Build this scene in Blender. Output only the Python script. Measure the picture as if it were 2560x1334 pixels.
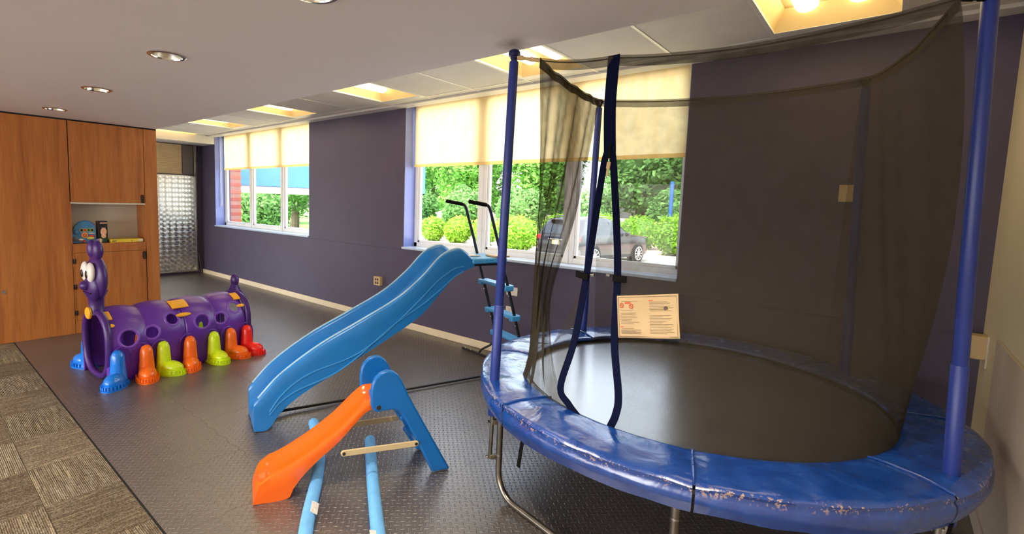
import bpy, bmesh, math, random
from math import sin, cos, pi, radians as rad
from mathutils import Vector as V, Matrix, noise as mnoise

random.seed(7)
S = bpy.context.scene
for o in list(bpy.data.objects):
    bpy.data.objects.remove(o, do_unlink=True)
COL = S.collection

# ------------------------------------------------------------------ camera
def rgb(r, g, b):
    f = lambda c: (c/255/12.92) if c/255 <= .04045 else ((c/255+.055)/1.055)**2.4
    return (f(r), f(g), f(b), 1)

cam = bpy.data.cameras.new('camera')
cam_o = bpy.data.objects.new('camera', cam); COL.objects.link(cam_o)
cam.sensor_width = 36.0
cam.lens = 36.0*1231.765/2560
cam.shift_x = (1280-1143.504)/2560
cam.shift_y = -(667-626.038)/2560
cam.clip_start = .02; cam.clip_end = 400
_y, _p, _r = rad(-41.0803), rad(-5.45325), rad(1.66178)
fw = V((sin(_y)*cos(_p), cos(_y)*cos(_p), sin(_p)))
rt = fw.cross(V((0, 0, 1))).normalized(); up = rt.cross(fw)
rt2 = cos(_r)*rt+sin(_r)*up; up2 = -sin(_r)*rt+cos(_r)*up
M = Matrix((rt2, up2, -fw)).transposed().to_4x4()
M.translation = V((0, 0, 1.6))
cam_o.matrix_world = M
S.camera = cam_o

# ------------------------------------------------------------------ world, sun, exposure
W = bpy.data.worlds.new('sky'); S.world = W; W.use_nodes = True
wn = W.node_tree; wn.nodes.clear()
wo = wn.nodes.new('ShaderNodeOutputWorld'); wb = wn.nodes.new('ShaderNodeBackground')
sk = wn.nodes.new('ShaderNodeTexSky'); sk.sky_type = 'NISHITA'
sk.sun_disc = False; sk.sun_elevation = rad(52); sk.sun_rotation = rad(170); sk.air_density = 1.2; sk.dust_density = 3.5; sk.ozone_density = 1.0
hz = wn.nodes.new('ShaderNodeHueSaturation'); hz.inputs['Saturation'].default_value = .45
wn.links.new(sk.outputs[0], hz.inputs['Color']); wn.links.new(hz.outputs[0], wb.inputs[0]); wn.links.new(wb.outputs[0], wo.inputs[0])
wb.inputs[1].default_value = 1.0

sun = bpy.data.lights.new('sun', 'SUN'); sun.energy = 6.0; sun.angle = rad(3); sun.color = (1, .95, .86)
sun_o = bpy.data.objects.new('sun', sun); COL.objects.link(sun_o)
sun_o.rotation_euler = V((.30, .55, -.85)).to_track_quat('-Z', 'Y').to_euler()
sun_o.location = (0, -10, 20)

S.view_settings.view_transform = 'Standard'
S.view_settings.look = 'None'
S.view_settings.gamma = 1
S.view_settings.use_curve_mapping = False
S.view_settings.exposure = 0.6
LAMP = 5.5       # troffer lamps
DOWN = 80.0       # downlights, seen and added (W)

# ------------------------------------------------------------------ materials
MATS = {}
def newmat(name):
    m = bpy.data.materials.new(name); m.use_nodes = True
    nt = m.node_tree; nt.nodes.clear()
    out = nt.nodes.new('ShaderNodeOutputMaterial')
    MATS[name] = m
    return m, nt, out
def N(nt, t, **kw):
    n = nt.nodes.new(t)
    for k, v in kw.items():
        if k.startswith('i_'):
            key = k[2:]
            key = int(key) if key.isdigit() else key
            n.inputs[key].default_value = v
        else:
            setattr(n, k, v)
    return n
def L(nt, a, b): nt.links.new(a, b)
def Mth(nt, op, a, b=None, c=None, clamp=False):
    n = nt.nodes.new('ShaderNodeMath'); n.operation = op; n.use_clamp = clamp
    for i, x in enumerate((a, b, c)):
        if x is None: continue
        if isinstance(x, (int, float)): n.inputs[i].default_value = x
        else: nt.links.new(x, n.inputs[i])
    return n.outputs[0]
def ramp(nt, fac, stops, interp='LINEAR'):
    n = nt.nodes.new('ShaderNodeValToRGB'); n.color_ramp.interpolation = interp
    els = n.color_ramp.elements
    while len(els) < len(stops): els.new(.5)
    for e, (p, c) in zip(els, stops):
        e.position = p; e.color = c
    nt.links.new(fac, n.inputs[0]); return n.outputs[0]
def mixc(nt, fac, a, b, mode='MIX'):
    n = nt.nodes.new('ShaderNodeMix'); n.data_type = 'RGBA'; n.blend_type = mode
    for k, x in ((0, fac), (6, a), (7, b)):
        if isinstance(x, (int, float)): n.inputs[k].default_value = x
        elif isinstance(x, tuple): n.inputs[k].default_value = x
        else: nt.links.new(x, n.inputs[k])
    return n.outputs[2]
def coords(nt, kind='Object', scale=(1, 1, 1), rot=(0, 0, 0)):
    if kind == 'World':
        src = nt.nodes.new('ShaderNodeNewGeometry').outputs['Position']
    else:
        src = nt.nodes.new('ShaderNodeTexCoord').outputs[kind]
    mp = N(nt, 'ShaderNodeMapping'); mp.inputs['Scale'].default_value = scale; mp.inputs['Rotation'].default_value = rot
    L(nt, src, mp.inputs[0]); return mp.outputs[0]
def pmat(name, col, rough=.5, metal=0, var=.08, vs=6.0, bump=0, bs=40.0, spec=.5, coat=0, coord='World', ior=None, sub=0):
    m, nt, out = newmat(name)
    b = N(nt, 'ShaderNodeBsdfPrincipled')
    b.inputs['Roughness'].default_value = rough; b.inputs['Metallic'].default_value = metal
    b.inputs['Specular IOR Level'].default_value = spec
    if ior: b.inputs['IOR'].default_value = ior
    if coat:
        b.inputs['Coat Weight'].default_value = coat; b.inputs['Coat Roughness'].default_value = .12
    v = coords(nt, coord)
    nz = N(nt, 'ShaderNodeTexNoise', i_Scale=vs, i_Detail=3.0); L(nt, v, nz.inputs['Vector'])
    lo = tuple(c*(1-var) for c in col[:3])+(1,); hi = tuple(min(1, c*(1+var)) for c in col[:3])+(1,)
    L(nt, ramp(nt, nz.outputs[0], [(.3, lo), (.7, hi)]), b.inputs['Base Color'])
    if bump:
        n2 = N(nt, 'ShaderNodeTexNoise', i_Scale=bs, i_Detail=2.0); L(nt, v, n2.inputs['Vector'])
        bp = N(nt, 'ShaderNodeBump', i_Strength=bump, i_Distance=.01); L(nt, n2.outputs[0], bp.inputs['Height']); L(nt, bp.outputs[0], b.inputs['Normal'])
    L(nt, b.outputs[0], out.inputs[0]); return m

pmat('wall_navy', rgb(76, 68, 92), .55, var=.06, vs=2.5, bump=.06, bs=60)
pmat('wall_white', rgb(226, 214, 184), .6, var=.03, vs=2, bump=.05, bs=80)
pmat('wainscot', rgb(206, 190, 172), .55, var=.04, vs=3)
pmat('soffit', rgb(214, 207, 206), .75, var=.02, vs=1.5, bump=.03, bs=120)
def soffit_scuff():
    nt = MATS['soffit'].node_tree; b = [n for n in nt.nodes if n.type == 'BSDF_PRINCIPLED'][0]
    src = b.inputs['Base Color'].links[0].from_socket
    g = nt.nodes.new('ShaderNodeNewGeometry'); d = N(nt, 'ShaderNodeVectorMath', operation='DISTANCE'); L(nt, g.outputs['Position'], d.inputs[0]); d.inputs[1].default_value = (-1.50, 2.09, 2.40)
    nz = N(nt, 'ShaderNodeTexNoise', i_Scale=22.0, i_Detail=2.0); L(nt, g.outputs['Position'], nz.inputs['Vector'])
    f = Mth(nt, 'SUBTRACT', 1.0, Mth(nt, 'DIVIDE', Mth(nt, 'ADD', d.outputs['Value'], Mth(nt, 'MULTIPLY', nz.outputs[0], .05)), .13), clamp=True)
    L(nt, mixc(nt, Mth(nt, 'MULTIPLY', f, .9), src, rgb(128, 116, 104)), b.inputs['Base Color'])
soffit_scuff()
pmat('ceil_tile', rgb(226, 222, 214), .8, var=.03, vs=5, bump=.12, bs=160)
pmat('rail_sheen', rgb(166, 202, 224), .3, var=.12, vs=12)  # pale highlight of the slide rails, put into the colour
pmat('white_trim', rgb(226, 224, 220), .45, var=.02)
pmat('tbar', rgb(235, 233, 228), .35, var=.02)
pmat('base_cream', rgb(232, 214, 184), .4, var=.04, vs=4)
pmat('reveal_daylit', rgb(124, 138, 206), .3, var=.03, spec=.7)  # daylight on the navy jamb, put into a paler glossy blue
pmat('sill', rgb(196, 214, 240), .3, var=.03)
pmat('frame_alu', rgb(238, 240, 242), .35, var=.04)
pmat('subfloor', rgb(14, 12, 12), .9)
pmat('black_gap', rgb(14, 12, 11), .8)
pmat('black_steel', rgb(24, 25, 34), .32, var=.1, spec=.6)
pmat('galv', rgb(150, 144, 132), .32, metal=1, var=.15, vs=14)
pmat('foam_blue', rgb(32, 52, 132), .42, var=.06, vs=9, spec=.6)
pmat('cap_navy', rgb(20, 26, 74), .35)
pmat('strap_navy', rgb(10, 15, 42), .95, var=.1, vs=60, spec=.1)
pmat('black_web', rgb(9, 9, 10), .8, spec=.15)
pmat('chrome', rgb(210, 208, 200), .15, metal=1)
pmat('alu_reflector', rgb(216, 216, 210), .22, metal=1, var=.05)
pmat('slide_blue', rgb(34, 124, 200), .28, var=.06, vs=5, spec=.6)
pmat('slide_rib', rgb(58, 138, 204), .35, var=.05)
pmat('step_blue', rgb(70, 160, 224), .35, var=.04)
pmat('orange', rgb(244, 104, 20), .22, var=.05, vs=5, spec=.6)
pmat('toy_blue', rgb(14, 104, 184), .32, var=.06, vs=5, spec=.55)
pmat('brace_tan', rgb(206, 184, 142), .5, var=.06)
pmat('bolt_dark', rgb(48, 36, 28), .4)
pmat('noodle', rgb(112, 184, 246), .8, var=.07, vs=18, bump=.12, bs=260)
pmat('sticker', rgb(226, 222, 218), .5, var=.1, vs=60)
pmat('purple', rgb(98, 44, 160), .34, var=.12, vs=5, spec=.6)
pmat('purple_rim', rgb(124, 74, 184), .32, var=.05)
pmat('purple_dark', rgb(66, 30, 112), .36, var=.1)
pmat('yellow_tab', rgb(250, 178, 40), .4, var=.05)
pmat('shoe_blue', rgb(10, 122, 226), .22, spec=.7)
pmat('shoe_orange', rgb(255, 112, 22), .25, spec=.6)
pmat('shoe_yellow', rgb(212, 240, 20), .28, spec=.6)
pmat('shoe_red', rgb(246, 40, 30), .25, spec=.6)
pmat('eye_white', rgb(232, 226, 222), .35)
pmat('eye_black', rgb(18, 14, 18), .3)
pmat('handle_dark', rgb(42, 24, 20), .4)
pmat('niche_white', rgb(214, 204, 190), .6, var=.02)
pmat('shelf_edge', rgb(214, 208, 196), .4)
pmat('plate_white', rgb(226, 222, 212), .4, var=.03)
pmat('plate_tan', rgb(206, 178, 130), .45, var=.05)
pmat('box_yellow', rgb(232, 206, 60), .5, var=.05)
pmat('slot_dark', rgb(70, 62, 54), .6)
pmat('mat_edge', rgb(16, 15, 16), .7)
pmat('awning_blue', rgb(74, 128, 206), .6, var=.05, vs=2)
pmat('awning_soffit', rgb(232, 208, 196), .6, var=.04)
pmat('mortar', rgb(176, 128, 112), .9)
pmat('tan_trim', rgb(206, 170, 130), .5)
pmat('asphalt', rgb(196, 188, 176), .85, var=.12, vs=1.5)
pmat('mulch', rgb(208, 178, 166), .9, var=.14, vs=3, bump=.3, bs=20)
pmat('concrete', rgb(214, 208, 200), .85, var=.06, vs=.8)
pmat('kerb', rgb(190, 182, 170), .8)
pmat('lawn', rgb(104, 150, 60), .9, var=.25, vs=1.2)
pmat('bark', rgb(84, 72, 58), .9, var=.25, vs=6, bump=.4, bs=20)
pmat('car_paint', rgb(26, 27, 30), .18, var=.04, coat=1)
pmat('car_glass', rgb(40, 48, 56), .05, spec=.9)
pmat('tyre', rgb(22, 22, 22), .8)
pmat('rim', rgb(206, 208, 210), .25, metal=.8)
pmat('tail_red', rgb(214, 24, 30), .2, spec=.7)
pmat('car_trim', rgb(38, 38, 40), .5)
pmat('licence', rgb(216, 204, 150), .4)
pmat('pole_blue', rgb(30, 84, 150), .5)
pmat('roof_dark', rgb(90, 88, 86), .9)
pmat('louver', rgb(216, 190, 146), .45, var=.06)
pmat('louver_dark', rgb(92, 84, 84), .5, var=.05)
pmat('steel_trim', rgb(170, 166, 158), .3, metal=1)
pmat('cord_white', rgb(220, 216, 208), .5)
pmat('carton_black', rgb(34, 26, 26), .35)
pmat('toy_card_blue', rgb(70, 134, 186), .4, var=.15, vs=30)
pmat('toy_pink', rgb(240, 184, 150), .45, var=.1, vs=40)
pmat('toy_green', rgb(28, 84, 58), .45)
pmat('toy_red', rgb(206, 52, 44), .45)
pmat('toy_orange', rgb(236, 158, 84), .45)
pmat('toy_lime', rgb(214, 214, 90), .45)
pmat('toy_white', rgb(226, 222, 212), .45)
pmat('toy_grey', rgb(96, 104, 112), .45, var=.2, vs=50)
pmat('toy_violet', rgb(150, 120, 190), .45)
pmat('ink_grey', rgb(92, 80, 66), .8)
pmat('ink_red', rgb(206, 74, 44), .8)
pmat('label_cloth', rgb(188, 162, 124), .75, var=.06, vs=9, bump=.1, bs=30)
pmat('paper_pale', rgb(222, 206, 196), .6)

def mk_wood():
    m, nt, out = newmat('wood')
    b = N(nt, 'ShaderNodeBsdfPrincipled', i_Roughness=.38)
    v = coords(nt, 'World', (9, 9, .55))
    n1 = N(nt, 'ShaderNodeTexNoise', i_Scale=1.6, i_Detail=6.0, i_Roughness=.6, i_Distortion=.4); L(nt, v, n1.inputs['Vector'])
    v2 = coords(nt, 'World', (60, 60, 2.2))
    n2 = N(nt, 'ShaderNodeTexNoise', i_Scale=2.2, i_Detail=4.0); L(nt, v2, n2.inputs['Vector'])
    c = ramp(nt, n1.outputs[0], [(.28, rgb(158, 94, 42)), (.5, rgb(180, 112, 54)), (.74, rgb(196, 130, 68))])
    d = ramp(nt, n2.outputs[0], [(.35, rgb(226, 214, 204)), (.6, rgb(255, 255, 255))])
    L(nt, mixc(nt, .6, c, d, 'MULTIPLY'), b.inputs['Base Color'])
    L(nt, b.outputs[0], out.inputs[0])
mk_wood()

def mk_mat_floor():
    m, nt, out = newmat('foam_mat')
    b = N(nt, 'ShaderNodeBsdfPrincipled', i_Roughness=.36); b.inputs['Specular IOR Level'].default_value = .5; b.inputs['IOR'].default_value = 2.5
    v = coords(nt, 'World', (1/.03, 1/.03, 1), (0, 0, rad(45)))
    sx = N(nt, 'ShaderNodeSeparateXYZ'); L(nt, v, sx.inputs[0])
    u, w = sx.outputs[0], sx.outputs[1]
    fu, fv = Mth(nt, 'FLOOR', u), Mth(nt, 'FLOOR', w)
    par = Mth(nt, 'PINGPONG', Mth(nt, 'ADD', fu, fv), 1.0)
    lu = Mth(nt, 'SUBTRACT', Mth(nt, 'SUBTRACT', u, fu), .5); lv = Mth(nt, 'SUBTRACT', Mth(nt, 'SUBTRACT', w, fv), .5)
    def sel(a, c):   # par ? a : c
        return Mth(nt, 'ADD', Mth(nt, 'MULTIPLY', a, par), Mth(nt, 'MULTIPLY', c, Mth(nt, 'SUBTRACT', 1.0, par)))
    p, q = sel(lu, lv), sel(lv, lu)
    e = Mth(nt, 'ADD', Mth(nt, 'POWER', Mth(nt, 'DIVIDE', p, .52), 2.0), Mth(nt, 'POWER', Mth(nt, 'DIVIDE', q, .19), 2.0))
    lug = Mth(nt, 'SUBTRACT', 1.0, e, clamp=True)
    lug = Mth(nt, 'POWER', lug, .55)
    nz = N(nt, 'ShaderNodeTexNoise', i_Scale=1.3, i_Detail=4.0); L(nt, coords(nt, 'World'), nz.inputs['Vector'])
    base = ramp(nt, nz.outputs[0], [(.3, rgb(72, 65, 63)), (.7, rgb(87, 79, 76))])
    L(nt, mixc(nt, Mth(nt, 'MULTIPLY', lug, .25), base, rgb(122, 112, 106)), b.inputs['Base Color'])
    bp = N(nt, 'ShaderNodeBump', i_Strength=.75, i_Distance=.0035); L(nt, lug, bp.inputs['Height']); L(nt, bp.outputs[0], b.inputs['Normal'])
    L(nt, b.outputs[0], out.inputs[0])
mk_mat_floor()

def mk_carpet(name, rot):
    m, nt, out = newmat(name)
    b = N(nt, 'ShaderNodeBsdfPrincipled', i_Roughness=.95); b.inputs['Specular IOR Level'].default_value = .1
    v = coords(nt, 'World', (1, 1, 1), (0, 0, rot))
    sx = N(nt, 'ShaderNodeSeparateXYZ'); L(nt, v, sx.inputs[0])
    line = Mth(nt, 'FLOOR', Mth(nt, 'MULTIPLY', sx.outputs[1], 118.0))
    cx = N(nt, 'ShaderNodeCombineXYZ'); L(nt, Mth(nt, 'MULTIPLY', sx.outputs[0], 6.0), cx.inputs[0]); L(nt, Mth(nt, 'MULTIPLY', line, 7.31), cx.inputs[1])
    n1 = N(nt, 'ShaderNodeTexNoise', i_Scale=.9, i_Detail=1.0); L(nt, cx.outputs[0], n1.inputs['Vector'])
    n2 = N(nt, 'ShaderNodeTexNoise', i_Scale=150.0, i_Detail=2.0); L(nt, v, n2.inputs['Vector'])
    n3 = N(nt, 'ShaderNodeTexNoise', i_Scale=2.2, i_Detail=2.0); L(nt, v, n3.inputs['Vector'])
    c = ramp(nt, n1.outputs[0], [(.25, rgb(104, 86, 68)), (.46, rgb(136, 116, 92)), (.58, rgb(152, 138, 118)), (.75, rgb(200, 180, 144))])
    c = mixc(nt, Mth(nt, 'MULTIPLY', n3.outputs[0], .55), c, rgb(150, 141, 130))
    lo = ramp(nt, n2.outputs[0], [(.36, rgb(112, 104, 96)), (.62, rgb(255, 255, 255))])
    c = mixc(nt, .75, c, lo, 'MULTIPLY')
    oi = N(nt, 'ShaderNodeObjectInfo')
    hs = N(nt, 'ShaderNodeHueSaturation'); L(nt, c, hs.inputs['Color']); L(nt, Mth(nt, 'ADD', Mth(nt, 'MULTIPLY', oi.outputs['Random'], .34), .86), hs.inputs['Value'])
    L(nt, hs.outputs[0], b.inputs['Base Color'])
    wv = Mth(nt, 'SINE', Mth(nt, 'MULTIPLY', sx.outputs[1], 118.0*2*pi))
    bp = N(nt, 'ShaderNodeBump', i_Strength=.8, i_Distance=.003); L(nt, Mth(nt, 'ADD', wv, Mth(nt, 'MULTIPLY', n2.outputs[0], 2.0)), bp.inputs['Height']); L(nt, bp.outputs[0], b.inputs['Normal'])
    L(nt, b.outputs[0], out.inputs[0])
mk_carpet('carpet_a', 0); mk_carpet('carpet_b', rad(90))

def mk_net(name, alpha, col):
    m, nt, out = newmat(name)
    t = N(nt, 'ShaderNodeBsdfTransparent'); d = N(nt, 'ShaderNodeBsdfDiffuse', i_Color=col)
    v = coords(nt, 'World', (1, 1, 1))
    n1 = N(nt, 'ShaderNodeTexNoise', i_Scale=14.0, i_Detail=2.0); L(nt, v, n1.inputs['Vector'])
    fac = Mth(nt, 'ADD', alpha-.10, Mth(nt, 'MULTIPLY', n1.outputs[0], .2), clamp=True)
    lw = N(nt, 'ShaderNodeLayerWeight', i_Blend=.28)
    fac = Mth(nt, 'ADD', fac, Mth(nt, 'MULTIPLY', lw.outputs['Facing'], .45), clamp=True)
    mx = N(nt, 'ShaderNodeMixShader'); L(nt, fac, mx.inputs[0]); L(nt, t.outputs[0], mx.inputs[1]); L(nt, d.outputs[0], mx.inputs[2])
    L(nt, mx.outputs[0], out.inputs[0])
mk_net('net', .36, (.055, .046, .030, 1)); mk_net('net_loose', .60, (.050, .042, .028, 1)); mk_net('net_thin', .24, (.05, .043, .032, 1)); mk_net('net_hem', .72, (.06, .05, .036, 1))

def mk_shade():
    m, nt, out = newmat('shade_fabric')
    d = N(nt, 'ShaderNodeBsdfDiffuse', i_Color=rgb(240, 226, 190)); t = N(nt, 'ShaderNodeBsdfTranslucent', i_Color=rgb(255, 232, 176))
    v = coords(nt, 'World', (6, 6, 1.2))
    nz = N(nt, 'ShaderNodeTexNoise', i_Scale=3.0, i_Detail=3.0); L(nt, v, nz.inputs['Vector'])
    L(nt, ramp(nt, nz.outputs[0], [(.3, rgb(250, 222, 160)), (.7, rgb(255, 236, 184))]), t.inputs[0])
    mx = N(nt, 'ShaderNodeMixShader'); mx.inputs[0].default_value = .68
    L(nt, d.outputs[0], mx.inputs[1]); L(nt, t.outputs[0], mx.inputs[2]); L(nt, mx.outputs[0], out.inputs[0])
mk_shade()

def mk_glass():
    m, nt, out = newmat('glass')
    t = N(nt, 'ShaderNodeBsdfTransparent', i_Color=(.97, .985, .98, 1)); g = N(nt, 'ShaderNodeBsdfGlossy', i_Roughness=.02)
    lw = N(nt, 'ShaderNodeLayerWeight', i_Blend=.5)
    fac = Mth(nt, 'ADD', .025, Mth(nt, 'MULTIPLY', Mth(nt, 'POWER', lw.outputs['Facing'], 5.0), .55))
    mx = N(nt, 'ShaderNodeMixShader'); L(nt, fac, mx.inputs[0]); L(nt, t.outputs[0], mx.inputs[1]); L(nt, g.outputs[0], mx.inputs[2])
    L(nt, mx.outputs[0], out.inputs[0])
mk_glass()

def mk_emit(name, col, st):
    m, nt, out = newmat(name)
    e = N(nt, 'ShaderNodeEmission', i_Color=col, i_Strength=st); L(nt, e.outputs[0], out.inputs[0])
mk_emit('lamp_glow', (1, .80, .45, 1), LAMP)
mk_emit('down_glow', (1, .86, .60, 1), .45)
pmat('troffer_white', rgb(252, 226, 168), .5, var=.02)

def mk_turned():
    m, nt, out = newmat('engine_turned')
    b = N(nt, 'ShaderNodeBsdfPrincipled', i_Metallic=1.0, i_Roughness=.28); b.inputs['Base Color'].default_value = rgb(206, 206, 200)
    b.inputs['Anisotropic'].default_value = .97
    g = N(nt, 'ShaderNodeNewGeometry')
    sx = N(nt, 'ShaderNodeSeparateXYZ'); L(nt, g.outputs['Position'], sx.inputs[0])
    k = 1/.118
    u = Mth(nt, 'MULTIPLY', sx.outputs[1], k); w = Mth(nt, 'MULTIPLY', sx.outputs[2], 1/.092)
    lu = Mth(nt, 'SUBTRACT', Mth(nt, 'FRACT', u), .5); lv = Mth(nt, 'SUBTRACT', Mth(nt, 'FRACT', w), .5)
    cb = N(nt, 'ShaderNodeCombineXYZ'); L(nt, Mth(nt, 'MULTIPLY', lv, -1.0), cb.inputs[1]); L(nt, lu, cb.inputs[2])
    vn = N(nt, 'ShaderNodeVectorMath', operation='NORMALIZE'); L(nt, cb.outputs[0], vn.inputs[0])
    L(nt, vn.outputs[0], b.inputs['Tangent'])
    r2 = Mth(nt, 'SQRT', Mth(nt, 'ADD', Mth(nt, 'MULTIPLY', lu, lu), Mth(nt, 'MULTIPLY', lv, lv)))
    L(nt, ramp(nt, r2, [(.40, (.26, .26, .26, 1)), (.52, (.48, .48, .48, 1))]), b.inputs['Roughness'])
    L(nt, b.outputs[0], out.inputs[0])
mk_turned()

def mk_vinyl():
    m, nt, out = newmat('pad_vinyl')
    b = N(nt, 'ShaderNodeBsdfPrincipled', i_Roughness=.2); b.inputs['IOR'].default_value = 2.0
    v = coords(nt, 'World')
    n1 = N(nt, 'ShaderNodeTexNoise', i_Scale=9.0, i_Detail=5.0, i_Distortion=.8); L(nt, v, n1.inputs['Vector'])
    n2 = N(nt, 'ShaderNodeTexNoise', i_Scale=3.2, i_Detail=3.0, i_Distortion=1.2); L(nt, v, n2.inputs['Vector'])
    n3 = N(nt, 'ShaderNodeTexNoise', i_Scale=85.0, i_Detail=4.0); L(nt, v, n3.inputs['Vector'])
    c = ramp(nt, n1.outputs[0], [(.3, rgb(10, 54, 132)), (.7, rgb(18, 72, 156))])
    # cracked coating along the outer rim where the vinyl has flaked to the beige backing
    at = N(nt, 'ShaderNodeAttribute', attribute_name='wear')
    fl = Mth(nt, 'MULTIPLY', at.outputs['Fac'], Mth(nt, 'GREATER_THAN', Mth(nt, 'ADD', Mth(nt, 'MULTIPLY', n3.outputs[0], .7), Mth(nt, 'MULTIPLY', n2.outputs[0], .5)), .665))
    L(nt, mixc(nt, fl, c, rgb(214, 178, 136)), b.inputs['Base Color'])
    L(nt, ramp(nt, n1.outputs[0], [(.35, (.17,)*3+(1,)), (.7, (.30,)*3+(1,))]), b.inputs['Roughness'])
    h = Mth(nt, 'ADD', n2.outputs[0], Mth(nt, 'MULTIPLY', n1.outputs[0], .35))
    bp = N(nt, 'ShaderNodeBump', i_Strength=.32, i_Distance=.03); L(nt, h, bp.inputs['Height']); L(nt, bp.outputs[0], b.inputs['Normal'])
    L(nt, b.outputs[0], out.inputs[0])
mk_vinyl()

def mk_jump():
    m, nt, out = newmat('jump_mat')
    b = N(nt, 'ShaderNodeBsdfPrincipled', i_Roughness=.26); b.inputs['IOR'].default_value = 4.6
    v = coords(nt, 'World', (1, 1, 1))
    nz = N(nt, 'ShaderNodeTexNoise', i_Scale=5.0, i_Detail=4.0); L(nt, v, nz.inputs['Vector'])
    L(nt, ramp(nt, nz.outputs[0], [(.3, rgb(52, 49, 49)), (.7, rgb(66, 62, 61))]), b.inputs['Base Color'])
    n2 = N(nt, 'ShaderNodeTexNoise', i_Scale=420.0, i_Detail=1.0); L(nt, v, n2.inputs['Vector'])
    bp = N(nt, 'ShaderNodeBump', i_Strength=.05, i_Distance=.002); L(nt, n2.outputs[0], bp.inputs['Height']); L(nt, bp.outputs[0], b.inputs['Normal'])
    L(nt, b.outputs[0], out.inputs[0])
mk_jump()

def mk_brick():
    m, nt, out = newmat('brick_mat')
    b = N(nt, 'ShaderNodeBsdfPrincipled', i_Roughness=.85)
    oi = N(nt, 'ShaderNodeObjectInfo')
    L(nt, ramp(nt, oi.outputs['Random'], [(0, rgb(172, 86, 70)), (1, rgb(204, 118, 98))]), b.inputs['Base Color'])
    L(nt, b.outputs[0], out.inputs[0])
mk_brick()

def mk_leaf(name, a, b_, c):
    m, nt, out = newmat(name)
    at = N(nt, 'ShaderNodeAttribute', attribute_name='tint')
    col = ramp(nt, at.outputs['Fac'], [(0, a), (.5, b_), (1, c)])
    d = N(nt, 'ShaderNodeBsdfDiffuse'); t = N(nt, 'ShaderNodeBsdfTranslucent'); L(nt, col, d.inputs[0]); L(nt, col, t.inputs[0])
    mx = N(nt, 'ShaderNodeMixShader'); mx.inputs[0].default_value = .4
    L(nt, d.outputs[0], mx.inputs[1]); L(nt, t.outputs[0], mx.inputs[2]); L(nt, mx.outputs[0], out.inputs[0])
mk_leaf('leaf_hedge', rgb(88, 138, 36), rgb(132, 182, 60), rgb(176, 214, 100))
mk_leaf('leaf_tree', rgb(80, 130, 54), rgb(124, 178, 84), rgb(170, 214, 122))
mk_leaf('leaf_dark', rgb(70, 108, 58), rgb(104, 148, 84), rgb(144, 186, 114))

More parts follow.
